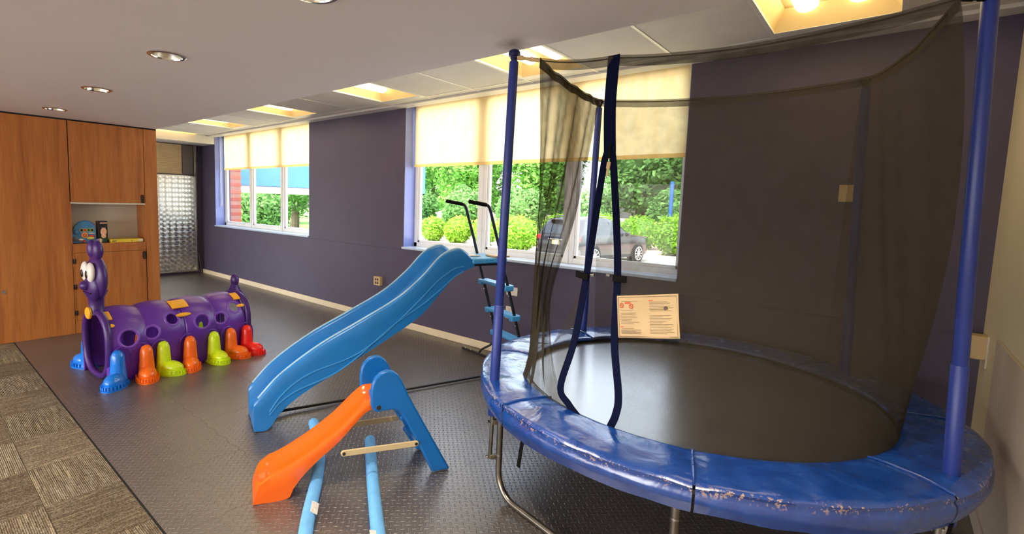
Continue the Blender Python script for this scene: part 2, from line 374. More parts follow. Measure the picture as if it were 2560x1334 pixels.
# ------------------------------------------------------------------ mesh builder
ORG = {}
class MB:
    def __init__(s): s.v = []; s.f = []
    def add(s, vs, fs):
        b = len(s.v); s.v += [V(p) for p in vs]; s.f += [tuple(i+b for i in f) for f in fs]; return s
    def box(s, x0, x1, y0, y1, z0, z1):
        return s.add([(x, y, z) for z in (z0, z1) for y in (y0, y1) for x in (x0, x1)],
                     [(0, 2, 3, 1), (4, 5, 7, 6), (0, 1, 5, 4), (2, 6, 7, 3), (0, 4, 6, 2), (1, 3, 7, 5)])
    def obox(s, c, a, b, n):
        c, a, b, n = map(V, (c, a, b, n))
        if a.cross(b).dot(n) < 0: n = -n
        return s.add([c+i*a+j*b+k*n for k in (-1, 1) for j in (-1, 1) for i in (-1, 1)],
                     [(0, 2, 3, 1), (4, 5, 7, 6), (0, 1, 5, 4), (2, 6, 7, 3), (0, 4, 6, 2), (1, 3, 7, 5)])
    def tube(s, pts, r, n=12, closed=False, caps=True):
        pts = [V(p) for p in pts]; m = len(pts); rr = r if isinstance(r, (list, tuple)) else [r]*m
        ref = None; rings = []
        for i, p in enumerate(pts):
            if closed: t = pts[(i+1) % m]-pts[i-1]
            else: t = pts[min(i+1, m-1)]-pts[max(i-1, 0)]
            t.normalize()
            if ref is None:
                ref = V((0, 0, 1)) if abs(t.z) < .9 else V((1, 0, 0))
            a = (ref-t*ref.dot(t)).normalized(); ref = a; bb = t.cross(a)
            rings.append([p+rr[i]*(cos(2*pi*k/n)*a+sin(2*pi*k/n)*bb) for k in range(n)])
        base = len(s.v); s.v += [q for g in rings for q in g]
        for i in range(m if closed else m-1):
            j = (i+1) % m
            for k in range(n):
                s.f.append((base+i*n+k, base+i*n+(k+1) % n, base+j*n+(k+1) % n, base+j*n+k))
        if caps and not closed:
            s.f.append(tuple(base+k for k in range(n))[::-1]); s.f.append(tuple(base+(m-1)*n+k for k in range(n)))
        return s
    def lathe(s, prof, n=24, M=None, caps=True):
        M = M or Matrix.Identity(4); base = len(s.v)
        for r, z in prof:
            s.v += [M @ V((r*cos(2*pi*k/n), r*sin(2*pi*k/n), z)) for k in range(n)]
        for i in range(len(prof)-1):
            for k in range(n):
                s.f.append((base+i*n+k, base+i*n+(k+1) % n, base+(i+1)*n+(k+1) % n, base+(i+1)*n+k))
        if caps:
            if prof[0][0] > 1e-5: s.f.append(tuple(base+k for k in range(n))[::-1])
            if prof[-1][0] > 1e-5: s.f.append(tuple(base+(len(prof)-1)*n+k for k in range(n)))
        return s
    def ell(s, c, rad_, M=None, nu=20, nv=12, zmin=-1.0):
        M = M or Matrix.Identity(3); c = V(c); base = len(s.v)
        for i in range(nv+1):
            ph = -pi/2+pi*i/nv
            for k in range(nu):
                th = 2*pi*k/nu
                s.v.append(c+M @ V((rad_[0]*cos(ph)*cos(th), rad_[1]*cos(ph)*sin(th), rad_[2]*max(zmin, sin(ph)))))
        for i in range(nv):
            for k in range(nu):
                s.f.append((base+i*nu+k, base+i*nu+(k+1) % nu, base+(i+1)*nu+(k+1) % nu, base+(i+1)*nu+k))
        return s
    def prism(s, poly, o, u, v, w, t):
        """polygon in (u,v) at origin o, extruded from -t/2..t/2 along w"""
        o, u, v, w = map(V, (o, u, v, w)); n = len(poly); base = len(s.v)
        for k in (-.5, .5): s.v += [o+a*u+b*v+k*t*w for a, b in poly]
        s.f.append(tuple(base+i for i in range(n))[::-1]); s.f.append(tuple(base+n+i for i in range(n)))
        for i in range(n):
            j = (i+1) % n; s.f.append((base+i, base+j, base+n+j, base+n+i))
        return s
    def grid(s, fn, nu, nv, wrap=False):
        base = len(s.v); cu = nu if wrap else nu+1
        for j in range(nv+1):
            for i in range(cu): s.v.append(V(fn(i/nu, j/nv)))
        for j in range(nv):
            for i in range(nu):
                a = base+j*cu+i; b = base+j*cu+(i+1) % cu
                s.f.append((a, b, b+cu, a+cu))
        return s
    def build(s, name, mat, parent=None, smooth=False, bevel=0, seg=2, sub=0, solid=0, angle=35, recalc=True):
        org = ORG.get(parent, V((0, 0, 0)))
        me = bpy.data.meshes.new(name); me.from_pydata([tuple(p-org) for p in s.v], [], s.f); me.update()
        if recalc:
            bm = bmesh.new(); bm.from_mesh(me); bmesh.ops.recalc_face_normals(bm, faces=bm.faces); bm.to_mesh(me); bm.free()
        me.materials.append(MATS[mat])
        o = bpy.data.objects.new(name, me); COL.objects.link(o)
        if smooth:
            me.polygons.foreach_set('use_smooth', [True]*len(me.polygons))
            try: me.set_sharp_from_angle(angle=rad(angle))
            except Exception: pass
        if solid:
            md = o.modifiers.new('solid', 'SOLIDIFY'); md.thickness = solid; md.offset = 0
        if bevel:
            md = o.modifiers.new('bevel', 'BEVEL'); md.width = bevel; md.segments = seg; md.limit_method = 'ANGLE'; md.angle_limit = rad(40)
            if not smooth:
                me.polygons.foreach_set('use_smooth', [True]*len(me.polygons))
                try: me.set_sharp_from_angle(angle=rad(40))
                except Exception: pass
        if sub:
            md = o.modifiers.new('sub', 'SUBSURF'); md.levels = sub; md.render_levels = sub
        if parent:
            o.parent = parent
            ORG[o] = org
        return o
def thing(name, label, cat, loc=(0, 0, 0), rz=0, group=None, local=False):
    o = bpy.data.objects.new(name, None); COL.objects.link(o); o.empty_display_size = .1
    o.location = loc; o.rotation_euler = (0, 0, rz); o['label'] = label; o['category'] = cat
    if group: o['group'] = group
    ORG[o] = V((0, 0, 0)) if local else V(loc)
    return o
def tag(o, label, cat, group=None):
    o['label'] = label; o['category'] = cat
    if group: o['group'] = group
    return o
def struct(o, label=None):
    o['kind'] = 'structure'
    if label: o['label'] = label
    return o
def copy_tree(o, parent=None):
    c = o.copy(); COL.objects.link(c)
    if parent: c.parent = parent
    for ch in list(o.children): copy_tree(ch, c)
    return c
def B(*a): return MB().box(*a)
def pl(x, pts):
    """smooth piecewise interpolation (monotone-ish hermite)"""
    if x <= pts[0][0]: return pts[0][1]
    if x >= pts[-1][0]: return pts[-1][1]
    for i in range(len(pts)-1):
        x0, y0 = pts[i]; x1, y1 = pts[i+1]
        if x0 <= x <= x1:
            xa, ya = pts[max(i-1, 0)]; xb, yb = pts[min(i+2, len(pts)-1)]
            h = x1-x0; t = (x-x0)/h
            m0 = (y1-ya)/(x1-xa)*h; m1 = (yb-y0)/(xb-x0)*h
            return (2*t**3-3*t*t+1)*y0+(t**3-2*t*t+t)*m0+(-2*t**3+3*t*t)*y1+(t**3-t*t)*m1
def poly3(pts, n):
    """resample a 3-D control polyline by catmull-rom into n+1 points"""
    k = len(pts)-1; ax = [[(i/k, p[d]) for i, p in enumerate(pts)] for d in range(3)]
    return [V([pl(i/n, ax[d]) for d in range(3)]) for i in range(n+1)]

# ================================================================== SETTING
XL, XR, YW = -10.76, .477, 4.242
ZS, ZC = 2.40, 2.775
W1 = (-10.13, -6.765); W2 = (-4.61, -1.28); ZSILL = 1.035
floor = struct(B(-11.3, .9, -6.0, 4.6, -.12, -.012).build('floor', 'subfloor'))

def teeth(p0, p1, amp, n, out):
    """jigsaw edge from p0 to p1; out = outward unit normal"""
    d = (p1-p0)/n; pts = []
    for i in range(n):
        a = p0+d*i
        s_ = 1 if i % 2 == 0 else -1
        pts += [a+d*.12+out*amp*s_*.15, a+d*.22+out*amp*s_, a+d*.78+out*amp*s_, a+d*.88+out*amp*s_*.15]
    return pts
TX, TY = .585, .60
X0, Y0 = -3.58, .775
cache = {}
def mat_tile(i, j):
    x0, x1 = max(XL, X0+i*TX), min(XR, X0+(i+1)*TX); y0, y1 = max(.775, Y0+j*TY), min(YW, Y0+(j+1)*TY)
    if x1-x0 < .03 or y1-y0 < .03: return
    fl = (x0 > XL+.001 and 1 or 0, x1 < XR-.001 and 1 or 0, j > 0 and 1 or 0, y1 < YW-.001 and 1 or 0, round(x1-x0, 3), round(y1-y0, 3), (i+j) % 2)
    if fl not in cache:
        g = .0005; w, h = x1-x0, y1-y0
        c = [V((g, g)), V((w-g, g)), V((w-g, h-g)), V((g, h-g))]
        pts = []
        edges = [(0, 1, V((0, -1)), fl[2]), (1, 2, V((1, 0)), fl[1]), (2, 3, V((0, 1)), fl[3]), (3, 0, V((-1, 0)), fl[0])]
        for a, b, o_, t in edges:
            pts.append(c[a])
            if t:
                # the neighbour takes the complementary profile
                sgn = 1 if (a in (1, 2)) else -1
                n = 7
                tt = teeth(c[a], c[b], .0085*sgn if n % 2 else .0085, n, o_)
                pts += tt
        m = MB(); k = len(pts)
        m.v = [V((p.x, p.y, -.012)) for p in pts]+[V((p.x, p.y, 0)) for p in pts]
        m.f = [tuple(range(k, 2*k))]+[(q, (q+1) % k, k+(q+1) % k, k+q) for q in range(k)]
        o = m.build('mat_tile', 'foam_mat', recalc=False)
        o.data.materials.append(MATS['subfloor'])
        for q in range(1, len(o.data.polygons)): o.data.polygons[q].material_index = 1
        cache[fl] = o
    else:
        o = cache[fl].copy(); COL.objects.link(o)
    o.location = (x0, y0, 0); o.parent = floor
for i in range(-13, 8):
    for j in range(6): mat_tile(i, j)
CX0, CY1 = -3.12, .431
cc = 0
def carpet_tile(x0, x1, y0, y1, k):
    o = B(0, x1-x0-.002, 0, y1-y0-.002, -.012, -.003).build('carpet_tile', 'carpet_a' if k else 'carpet_b', recalc=False)
    o.location = (x0, y0, 0); o.parent = floor
for i in range(-8, 8):
    for j in range(-8, 1):
        x0 = CX0+i*.493; y0 = CY1+j*.493
        carpet_tile(max(x0, -6.865), min(x0+.493, XR), y0, min(y0+.493, .768), (i+j) % 2) if x0+.493 > -6.865 and x0 < XR else None
trim = B(-6.865, XR, .7675, .7745, -.012, -.002).build('edge_strip', 'subfloor', floor)

# walls -------------------------------------------------------------
def wall_window():
    m = MB(); y0, y1 = YW, YW+.30
    m.box(XL-.2, XR+.2, y0, y1, -.02, ZSILL-.03)
    m.box(XL-.2, W1[0], y0, y1, ZSILL-.03, 2.9)
    m.box(W1[1], W2[0], y0, y1, ZSILL-.03, 2.9)
    m.box(W2[1], XR+.2, y0, y1, ZSILL-.03, 2.9)
    m.box(W1[0], W1[1], y0, y1, 2.82, 2.9); m.box(W2[0], W2[1], y0, y1, 2.82, 2.9)
    return m.build('wall_back', 'wall_navy')
wb_ = struct(wall_window())
struct(B(XR, XR+.2, -5.0, YW, -.02, 2.9).build('wall_right', 'wall_white'))
struct(B(XL-.2, XL, 1.9, YW, -.02, 2.9).build('wall_left', 'wall_navy'))
wf = MB()
wf.box(-7.5, XR+.2, -5.2, -5.0, -.02, .12); wf.box(-7.5, XR+.2, -5.2, -5.0, 2.3, 2.9)
for x in (-7.5, -5.55, -3.6, -1.65, XR-.1): wf.box(x, x+.12, -5.2, -5.0, .12, 2.3)
struct(wf.build('wall_front', 'wall_white'))  # unseen wall, its wide openings added to let daylight in from behind
struct(B(-60, 40, -60, -5.2, -.3, -.1).build('bounce_ground', 'concrete'), 'unseen pale ground behind the viewer, added to bounce sunlight indoors')  # unseen sunlit ground, added to bounce light up onto the soffit
# right wall wainscot, white casing and baseboard
struct(B(XR-.012, XR, -5.0, 3.70, .10, .985).build('trim_1', 'wainscot', bevel=.004))
struct(B(XR-.02, XR, -5.0, YW, 0, .10).build('baseboard_right', 'wainscot', bevel=.005))
# thin ridge where two sheets of the window wall meet
struct(B(W1[1], W2[0], YW-.006, YW, .995, 1.006).build('trim_2', 'wall_navy', bevel=.002))
struct(B(W2[1], XR, YW-.006, YW, .897, .908).build('trim_3', 'wall_navy', bevel=.002))
struct(B(XL, XR, YW-.018, YW, 0, .085).build('baseboard_back', 'base_cream', bevel=.006))

# ceiling: soffit slab + tiled strip ---------------------------------
ceil = struct(B(-11.3, XR+.2, -5.2, 2.185, ZS, 2.95).build('ceiling', 'soffit'))
roof = struct(B(-11.4, XR+.4, -5.4, YW+.32, 2.95, 3.1).build('roof', 'roof_dark'))  # unseen slab, added to keep the sun out of the room
struct(B(XL-.2, XR+.2, 2.185, YW+.3, 2.935, 2.95).build('ceiling_deck', 'black_gap'))
tx0, tw = -.03, .6617
lights_x = [tx0-1.985*k for k in range(6)]
ty0, ty1 = 2.66, 3.98
tile_me = None
k = 0
x = tx0+tw
while x > XL+.02:
    a, b = max(x-tw, XL), min(x, XR)
    light = any(abs(x-lx) < .1 for lx in lights_x)
    if not light and b-a > .05:
        o = B(a+.006, b-.006, ty0+.006, ty1-.006, ZC, ZC+.016).build('ceiling_tile', 'ceil_tile', ceil)
    if b-a > .05:
        B(a+.006, b-.006, ty1+.006, 4.09, ZC, ZC+.016).build('ceiling_tile', 'ceil_tile', ceil)
        B(a+.006, b-.006, 2.19, ty0-.006, ZC, ZC+.016).build('ceiling_tile', 'ceil_tile', ceil)
        B(a-.010, a+.010, 2.19, 4.10, ZC-.005, ZC+.03).build('ceiling_bar', 'tbar', ceil)
    x -= tw
for y in (ty0, ty1):
    B(XL, XR, y-.010, y+.010, ZC-.004, ZC+.03).build('ceiling_bar', 'tbar', ceil)
B(XL, XR, 2.186, 2.206, ZC-.004, ZC+.03).build('ceiling_bar', 'tbar', ceil)
struct(B(-10.13, XR, 4.10, YW+.02, ZC-.02, ZC+.16).build('trim_4', 'white_trim', bevel=.003))
struct(B(XL, -10.13, 2.19, YW, 2.62, ZC-.006).build('trim_5', 'white_trim'))
struct(B(W1[0], W1[1], YW+.02, YW+.3, 2.80, 2.82).build('trim_6', 'white_trim'))
struct(B(W2[0], W2[1], YW+.02, YW+.3, 2.80, 2.82).build('trim_7', 'white_trim'))

# windows ---------------------------------------------------------------
def window(n, xa, xb, zb):
    m = MB(); y0, y1 = 4.425, 4.49
    fr = .055
    m.box(xa, xa+fr, y0, y1, ZSILL, 2.80); m.box(xb-fr, xb, y0, y1, ZSILL, 2.80)
    m.box(xa, xb, y0, y1, ZSILL, ZSILL+fr); m.box(xa, xb, y0, y1, 2.80-fr, 2.80)
    w = struct(m.build(f'window_{n}', 'frame_alu', bevel=.004))
    pw = (xb-xa)/3
    for i in (1, 2):
        x = xa+pw*i
        MB().box(x-.055, x+.055, y0-.005, y1, ZSILL, 2.80).box(x-.012, x+.012, y0-.02, y1, ZSILL, 2.80).build('mullion', 'frame_alu', w, bevel=.004)
    for i in range(3):
        a, b = xa+pw*i+.055, xa+pw*(i+1)-.055
        s_ = MB(); q = .028
        s_.box(a, a+q, 4.44, 4.48, ZSILL+fr, 2.75); s_.box(b-q, b, 4.44, 4.48, ZSILL+fr, 2.75); s_.box(a, b, 4.44, 4.48, ZSILL+fr, ZSILL+fr+q)
        s_.build('sash', 'frame_alu', w, bevel=.003)
        B(a+q, b-q, 4.458, 4.464, ZSILL+fr+q, 2.75).build('pane', 'glass', w)
    for xr in (xa, xb-.005): B(xr, xr+.005, YW+.001, 4.425, ZSILL, 2.80).build('reveal_daylit', 'reveal_daylit', w)
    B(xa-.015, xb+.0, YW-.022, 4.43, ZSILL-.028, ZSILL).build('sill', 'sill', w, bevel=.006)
    return w
window(1, W1[0], W1[1], 0); window(2, W2[0], W2[1], 0)
def shade(xa, xb, zb, label):
    t = thing('roller_shade', label, 'roller shade', ((xa+xb)/2, 4.385, zb), group='cream roller shades on the windows')
    def fn(u, v):
        return (xa+(xb-xa)*u, 4.385+.004*sin(u*17+v*2)*v, zb+.03+(2.80-zb-.03)*(1-v))
    MB().grid(fn, 40, 12).build('fabric', 'shade_fabric', t, smooth=True)
    B(xa, xb, 4.374, 4.396, zb, zb+.034).build('hem_bar', 'tan_trim' if 0 else 'shade_fabric', t, bevel=.006)
    return t
s1 = shade(W1[0]+.10, W1[1]-.02, 2.125, 'cream roller shade half lowered over the farther window beside the metal panel')
s2 = shade(W2[0]+.03, W2[1]-.02, 2.04, 'wide cream roller shade half lowered over the window behind the trampoline')
def cord(px, py_, z0, z1, label):
    o = MB().tube(poly3([(px, py_, z1), (px-.01, py_, (z0+z1)/2), (px+.008, py_, z0+.03), (px+.03, py_, z0), (px+.045, py_, z0+.04), (px+.04, py_, (z0+z1)/2), (px+.03, py_, z1)], 30), .004, 6).build('shade_cord', 'cord_white', smooth=True)
    tag(o, label, 'cord')
cord(W1[0]+.03, 4.34, 1.42, 2.79, 'thin white looped shade cord hanging beside the farther window')

# ------------------------------------------------------------------ ceiling lamps
def troffer():
    t = thing('ceiling_light', '', 'ceiling light', (0, 0, 0), local=True)
    w, d0, d1 = tw-.02, 2.67, 3.885
    x1 = -.01; x0 = x1-w
    m = MB()
    z0, z1 = ZC-.002, ZC+.11
    a = .07
    P = [(x0, d0, z0), (x1, d0, z0), (x1, d1, z0), (x0, d1, z0), (x0+a, d0+.06, z1), (x1-a, d0+.06, z1), (x1-a, d1-.10, z1), (x0+a, d1-.10, z1)]
    m.add(P, [(0, 1, 5, 4), (1, 2, 6, 5), (2, 3, 7, 6), (3, 0, 4, 7), (4, 5, 6, 7)])
    m.build('housing', 'troffer_white', t)
    f = MB()
    f.box(x0-.012, x0+.008, d0-.01, d1+.01, ZC-.006, ZC+.01); f.box(x1-.008, x1+.012, d0-.01, d1+.01, ZC-.006, ZC+.01)
    f.box(x0, x1, d1, d1+.09, ZC-.005, ZC+.012); f.box(x0, x1, d0-.012, d0+.004, ZC-.006, ZC+.01)
    f.build('frame', 'tbar', t, bevel=.002)
    for cx in (x0+.19, x1-.19):
        b = MB()
        n = 10
        sec = [(cx+.062*cos(pi*i/n), z1-.012-.045*sin(pi*i/n)) for i in range(n+1)]
        base = 0
        for yy in (d0+.08, d1-.13): b.v += [V((p, yy, q)) for p, q in sec]
        b.f = [(i, i+1, n+2+i, n+1+i) for i in range(n)]+[tuple(range(n+1))[::-1], tuple(range(n+1, 2*n+2))]
        b.build('lamp_diffuser', 'lamp_glow', t, smooth=True)
    return t
proto = troffer()
lbl = ['yellow-lit recessed ceiling light above the trampoline, nearest of the row', 'yellow-lit recessed ceiling light behind the top of the nearest left trampoline pole',
       'yellow-lit recessed ceiling light over the gap between the two windows', 'yellow-lit recessed ceiling light above the right edge of the farther window',
       'yellow-lit recessed ceiling light above the left half of the farther window', 'yellow-lit recessed ceiling light just past the corner of the wood cabinet, farthest of the row']
for k, lx in enumerate(lights_x):
    o = proto if k == 0 else copy_tree(proto)
    o.location = (lx, 0, 0); o['label'] = lbl[k]; o['group'] = 'recessed lights in the tiled ceiling strip'
    if lx-tw < XL: o.location.x = XL+tw+.02

def downlight(x, y, label, lit=True):
    t = thing('downlight', label, 'ceiling light', (x, y, ZS), group='round recessed downlights in the soffit')
    Mt = Matrix.Translation((x, y, ZS))
    MB().lathe([(.100, 0), (.100, -.004), (.094, -.007), (.080, -.007), (.078, -.001)], 40, Mt, caps=False).build('trim_ring', 'chrome', t, smooth=True)
    MB().lathe([(.079, -.003), (.074, .03), (.062, .075), (.05, .10)], 40, Mt, caps=False).build('reflector', 'alu_reflector', t, smooth=True)
    MB().lathe([(0.0, .098), (.05, .098)], 24, Mt, caps=False).build('lamp_face', 'down_glow', t)
    return t
# real round openings in the soffit for the downlights
def cut(o, cutters):
    for c in cutters:
        md = o.modifiers.new('cut', 'BOOLEAN'); md.operation = 'DIFFERENCE'; md.object = c; md.solver = 'EXACT'
    dg = bpy.context.evaluated_depsgraph_get(); ev = o.evaluated_get(dg)
    me = bpy.data.meshes.new_from_object(ev)
    o.modifiers.clear(); old = o.data; o.data = me
    for c in cutters: bpy.data.objects.remove(c, do_unlink=True)
DL = [(-6.174, 1.086), (-4.691, 1.086), (-3.208, 1.086), (-1.76, 1.12), (-.28, 1.086), (-6.17, -1.4), (-4.69, -1.4), (-3.2, -1.4), (-1.73, -1.4), (-.28, -1.4)]
cut(ceil, [MB().lathe([(.079, ZS-.05), (.079, ZS+.12)], 40, Matrix.Translation((x, y, 0))).build('cutter', 'soffit') for x, y in DL])
dl_l = ['small round downlight in the soffit nearest the wood cabinet', 'round silver downlight in the soffit, middle of the three in view', 'large round silver downlight in the soffit, farthest right of the three in view']
for i, (x, y) in enumerate(DL):
    if i < 4: downlight(x, y, dl_l[i] if i < 3 else 'round soffit downlight at the top edge above the blue slide')
for i, (x, y) in enumerate(DL):
    if i < 3: continue  # one lit downlight is in view; the other lamps are added for warmth
    ld = bpy.data.lights.new('downlight_fill_lamp', 'SPOT'); ld.energy = DOWN; ld.spot_size = rad(115); ld.spot_blend = .6; ld.color = (1, .88, .70); ld.shadow_soft_size = .05
    lo = bpy.data.objects.new('downlight_fill_lamp', ld); COL.objects.link(lo); lo.location = (x, y, ZS+.02)

# ================================================================== CABINET
XF = -6.865
cab = thing('storage_cabinet', 'tall built-in wooden cabinet wall with doors and an open toy niche', 'cabinet', (XF, 0, 0))
m = MB()
m.box(XF-.62, XF-.02, -3.0, 1.29, 0, 2.37); m.box(XF-.62, XF-.31, 1.30, 2.05, 0, 2.37); m.box(XF-.62, XF-.02, 2.05, 2.178, 0, 2.37)
m.box(XF-.30, XF-.02, 1.30, 2.05, .0, 1.0); m.box(XF-.30, XF-.02, 1.30, 2.05, 1.50, 2.37)
m.build('body', 'black_gap', cab)
def panel(n, y0, y1, z0, z1, par=cab): return B(XF-.02, XF, y0+.002, y1-.002, z0, z1).build(n, 'wood', par, bevel=.0015, seg=1)
panel('side_panel', -1.7, 1.302, 0, 2.383); panel('side_panel', -3.0, -1.7, 0, 2.383)
panel('stile', 2.036, 2.18, 0, 2.383)
ud = panel('door', 1.306, 2.036, 1.492, 2.383)
ld_ = panel('door', 1.318, 2.032, .148, .918)
panel('rail', 1.302, 2.036, .921, 1.022)
panel('rail', 1.302, 2.036, 0, .145)
B(XF-.0195, XF-.0005, 1.3035, 1.3175, .146, .92).build('stile', 'wood', cab)
B(XF-.30, XF+.002, 1.302, 2.036, 1.474, 1.490).build('shelf_edge', 'shelf_edge', cab)
B(XF-.305, XF-.295, 1.302, 2.05, 1.02, 1.474).build('niche_back', 'niche_white', cab)
B(XF-.30, XF-.001, 2.028, 2.04, 1.022, 1.474).build('niche_side', 'wood', cab)
B(XF-.30, XF-.001, 1.298, 1.308, 1.022, 1.474).build('niche_side', 'wood', cab)
B(XF-.30, XF-.001, 1.302, 2.036, 1.012, 1.022).build('niche_floor', 'wood', cab)
B(XF-.02, XF-.006, -3.0, 2.18, 2.383, 2.40).build('shadow_gap', 'black_gap', cab)
def handle(y, z, par):
    o = MB().tube([(XF+.004, y+.022*cos(a)*.6, z+(.030 if sin(a) > 0 else -.030)+.014*sin(a)) for a in [2*pi*i/20 for i in range(20)]], .006, 8, closed=True)
    o.build('handle', 'handle_dark', par, smooth=True)
    B(XF-.001, XF+.001, y-.011, y+.011, z-.034, z+.034).build('handle_plate', 'slot_dark', par)
handle(2.008, 1.545, ud); handle(2.010, .858, ld_)
for z in (.827, .535, .235):
    MB().box(XF, XF+.008, 1.296, 1.330, z-.026, z+.026).tube([(XF+.008, 1.3175, z-.03), (XF+.008, 1.3175, z+.03)], .006, 8).build('hinge', 'handle_dark', ld_, bevel=.002)
MB().lathe([(0.0, .004), (.018, .004), (.02, 0)], 20, Matrix.Translation((XF, .716, .546)) @ Matrix.Rotation(rad(90), 4, 'Y')).build('lock', 'steel_trim', cab)

# things in the niche -----------------------------------------------------
t = thing('toy_playset', 'rounded blue carded playset with bright printed pieces on the left of the niche', 'toy', (XF-.10, 1.42, 1.022))
x = XF-.07
outl = [(1.316, 1.025), (1.53, 1.025), (1.545, 1.10)]+[(1.44+.105*cos(a), 1.17+.105*sin(a)) for a in [pi*i/14 for i in range(1, 14)]]+[(1.318, 1.15)]
MB().prism(outl, (x-.02, 0, 0), (0, 1, 0), (0, 0, 1), (1, 0, 0), .04).build('card', 'toy_card_blue', t, bevel=.004)
MB().tube([(x-.02, 1.445+.085*cos(a), 1.195+.075*sin(a)) for a in [pi*.12+pi*.76*i/14 for i in range(15)]], .014, 8).build('carry_handle', 'awning_blue', t, smooth=True)
def blob(par, n, y, z, ry, rz, mt, d=.012):
    MB().ell((x+.004, y, z), (d, ry, rz), nu=14, nv=8).build(n, mt, par, smooth=True)
blob(t, 'printed_wheel', 1.435, 1.115, .034, .034, 'toy_orange', .010); blob(t, 'printed_wheel', 1.435, 1.115, .022, .022, 'toy_red', .015); blob(t, 'printed_wheel', 1.435, 1.115, .012, .012, 'toy_lime', .020)
for i, c in enumerate(('carton_black', 'toy_red', 'toy_green', 'carton_black')):
    B(x, x+.004, 1.395+i*.033, 1.421+i*.033, 1.160, 1.186).build('printed_tile', c, t)
    B(x, x+.002, 1.391+i*.033, 1.425+i*.033, 1.156, 1.190).build('printed_border', 'toy_lime', t)
blob(t, 'printed_piece', 1.49, 1.08, .036, .016, 'toy_lime'); blob(t, 'printed_piece', 1.505, 1.105, .03, .012, 'toy_red'); blob(t, 'printed_piece', 1.50, 1.135, .034, .008, 'toy_white'); blob(t, 'printed_piece', 1.36, 1.15, .03, .03, 'toy_card_blue', .02)
blob(t, 'printed_piece', 1.35, 1.07, .03, .028, 'toy_grey'); blob(t, 'printed_piece', 1.40, 1.065, .026, .012, 'toy_white'); blob(t, 'printed_piece', 1.395, 1.04, .02, .012, 'toy_grey'); blob(t, 'printed_piece', 1.43, 1.045, .018, .014, 'toy_red')
t = thing('toy_box', 'narrow black toy box with a pink oval figure, standing in the niche', 'toy box', (XF-.12, 1.61, 1.022))
B(XF-.17, XF-.07, 1.565, 1.658, 1.022, 1.275).build('carton', 'carton_black', t, bevel=.002)
x = XF-.07
B(x-.002, x+.001, 1.585, 1.655, 1.245, 1.258).build('printed_band', 'toy_pink', t)
blob(t, 'printed_figure', 1.617, 1.150, .031, .048, 'toy_pink', .004); blob(t, 'printed_figure', 1.617, 1.098, .026, .022, 'toy_pink', .004)
B(x-.002, x+.001, 1.585, 1.652, 1.032, 1.078).build('printed_band', 'toy_green', t)
MB().ell((x, 1.617, 1.205), (.004, .032, .014)).build('printed_cap', 'eye_black', t, smooth=True); MB().ell((x+.002, 1.617, 1.198), (.003, .028, .006)).build('printed_band', 'toy_grey', t, smooth=True)
t = thing('board_game', 'flat yellow game box lying on the niche shelf', 'game box', (XF-.13, 1.85, 1.022))
B(XF-.24, XF-.03, 1.672, 2.012, 1.022, 1.060).build('carton', 'box_yellow', t, bevel=.002)
x = XF-.03
B(x-.001, x+.001, 1.96, 2.008, 1.028, 1.056).build('printed_patch', 'toy_white', t); B(x, x+.001, 1.69, 1.735, 1.034, 1.044).build('printed_line', 'ink_grey', t); MB().ell((x, 1.89, 1.036), (.002, .006, .006)).build('printed_dot', 'ink_grey', t)
t = thing('toy_ball', 'small pale rolled toy on the niche shelf in front of the black box', 'toy', (XF-.04, 1.565, 1.022))
MB().lathe([(0, -.03), (.018, -.03), (.026, -.015), (.026, .015), (.018, .03), (0, .03)], 18, Matrix.Translation((XF-.035, 1.565, 1.048)) @ Matrix.Rotation(rad(90), 4, 'X')).build('body', 'toy_violet', t, smooth=True)
MB().lathe([(.0275, .0), (.0275, .016)], 18, Matrix.Translation((XF-.035, 1.565, 1.048)) @ Matrix.Rotation(rad(-90), 4, 'X'), caps=False).build('band', 'toy_lime', t, smooth=True)

# ================================================================== FAR END: steel panel and louvres
t = thing('steel_panel', 'tall engine-turned stainless steel panel at the far end wall', 'metal panel', (XL, 3.5, .06))
B(XL+.02, XL+.032, 2.30, 4.095, .075, 1.985).build('sheet', 'engine_turned', t)
f = MB(); f.box(XL+.002, XL+.045, 4.09, 4.12, .06, 2.0); f.box(XL, XL+.045, 2.28, 4.12, 1.98, 2.005); f.box(XL, XL+.045, 2.28, 4.12, .05, .078); f.box(XL, XL+.045, 2.27, 2.30, .06, 2.0)
f.build('frame', 'steel_trim', t, bevel=.004)
t = thing('louvre_shutter', 'cream slatted louvre above the steel panel on the far end wall', 'shutter', (XL, 3.4, 2.02))
n = 20
for i in range(n):
    z = 2.03+.575*i/n
    MB().obox((XL+.03, 3.075, z+.012), (0, .775, 0), (.010, 0, .011), (.0025, 0, -.0022)).build('slat', 'louver', t)
B(XL+.002, XL+.012, 2.28, 4.14, 2.01, 2.615).build('backing', 'louver_dark', t)
B(XL+.002, XL+.05, 3.86, 4.06, 2.04, 2.60).build('dark_panel', 'louver_dark', t, bevel=.003)
for y in (4.075, 4.10): B(XL+.002, XL+.05, y, y+.014, 2.01, 2.61).build('jamb', 'steel_trim', t, bevel=.003)
tag(MB().tube(poly3([(XL+.03, 4.14, .42), (XL+.05, 4.16, .18), (XL+.06, 4.17, .02)], 8), .006, 6).build('floor_rod', 'steel_trim', smooth=True), 'thin metal rod leaning in the corner beside the steel panel', 'rod')

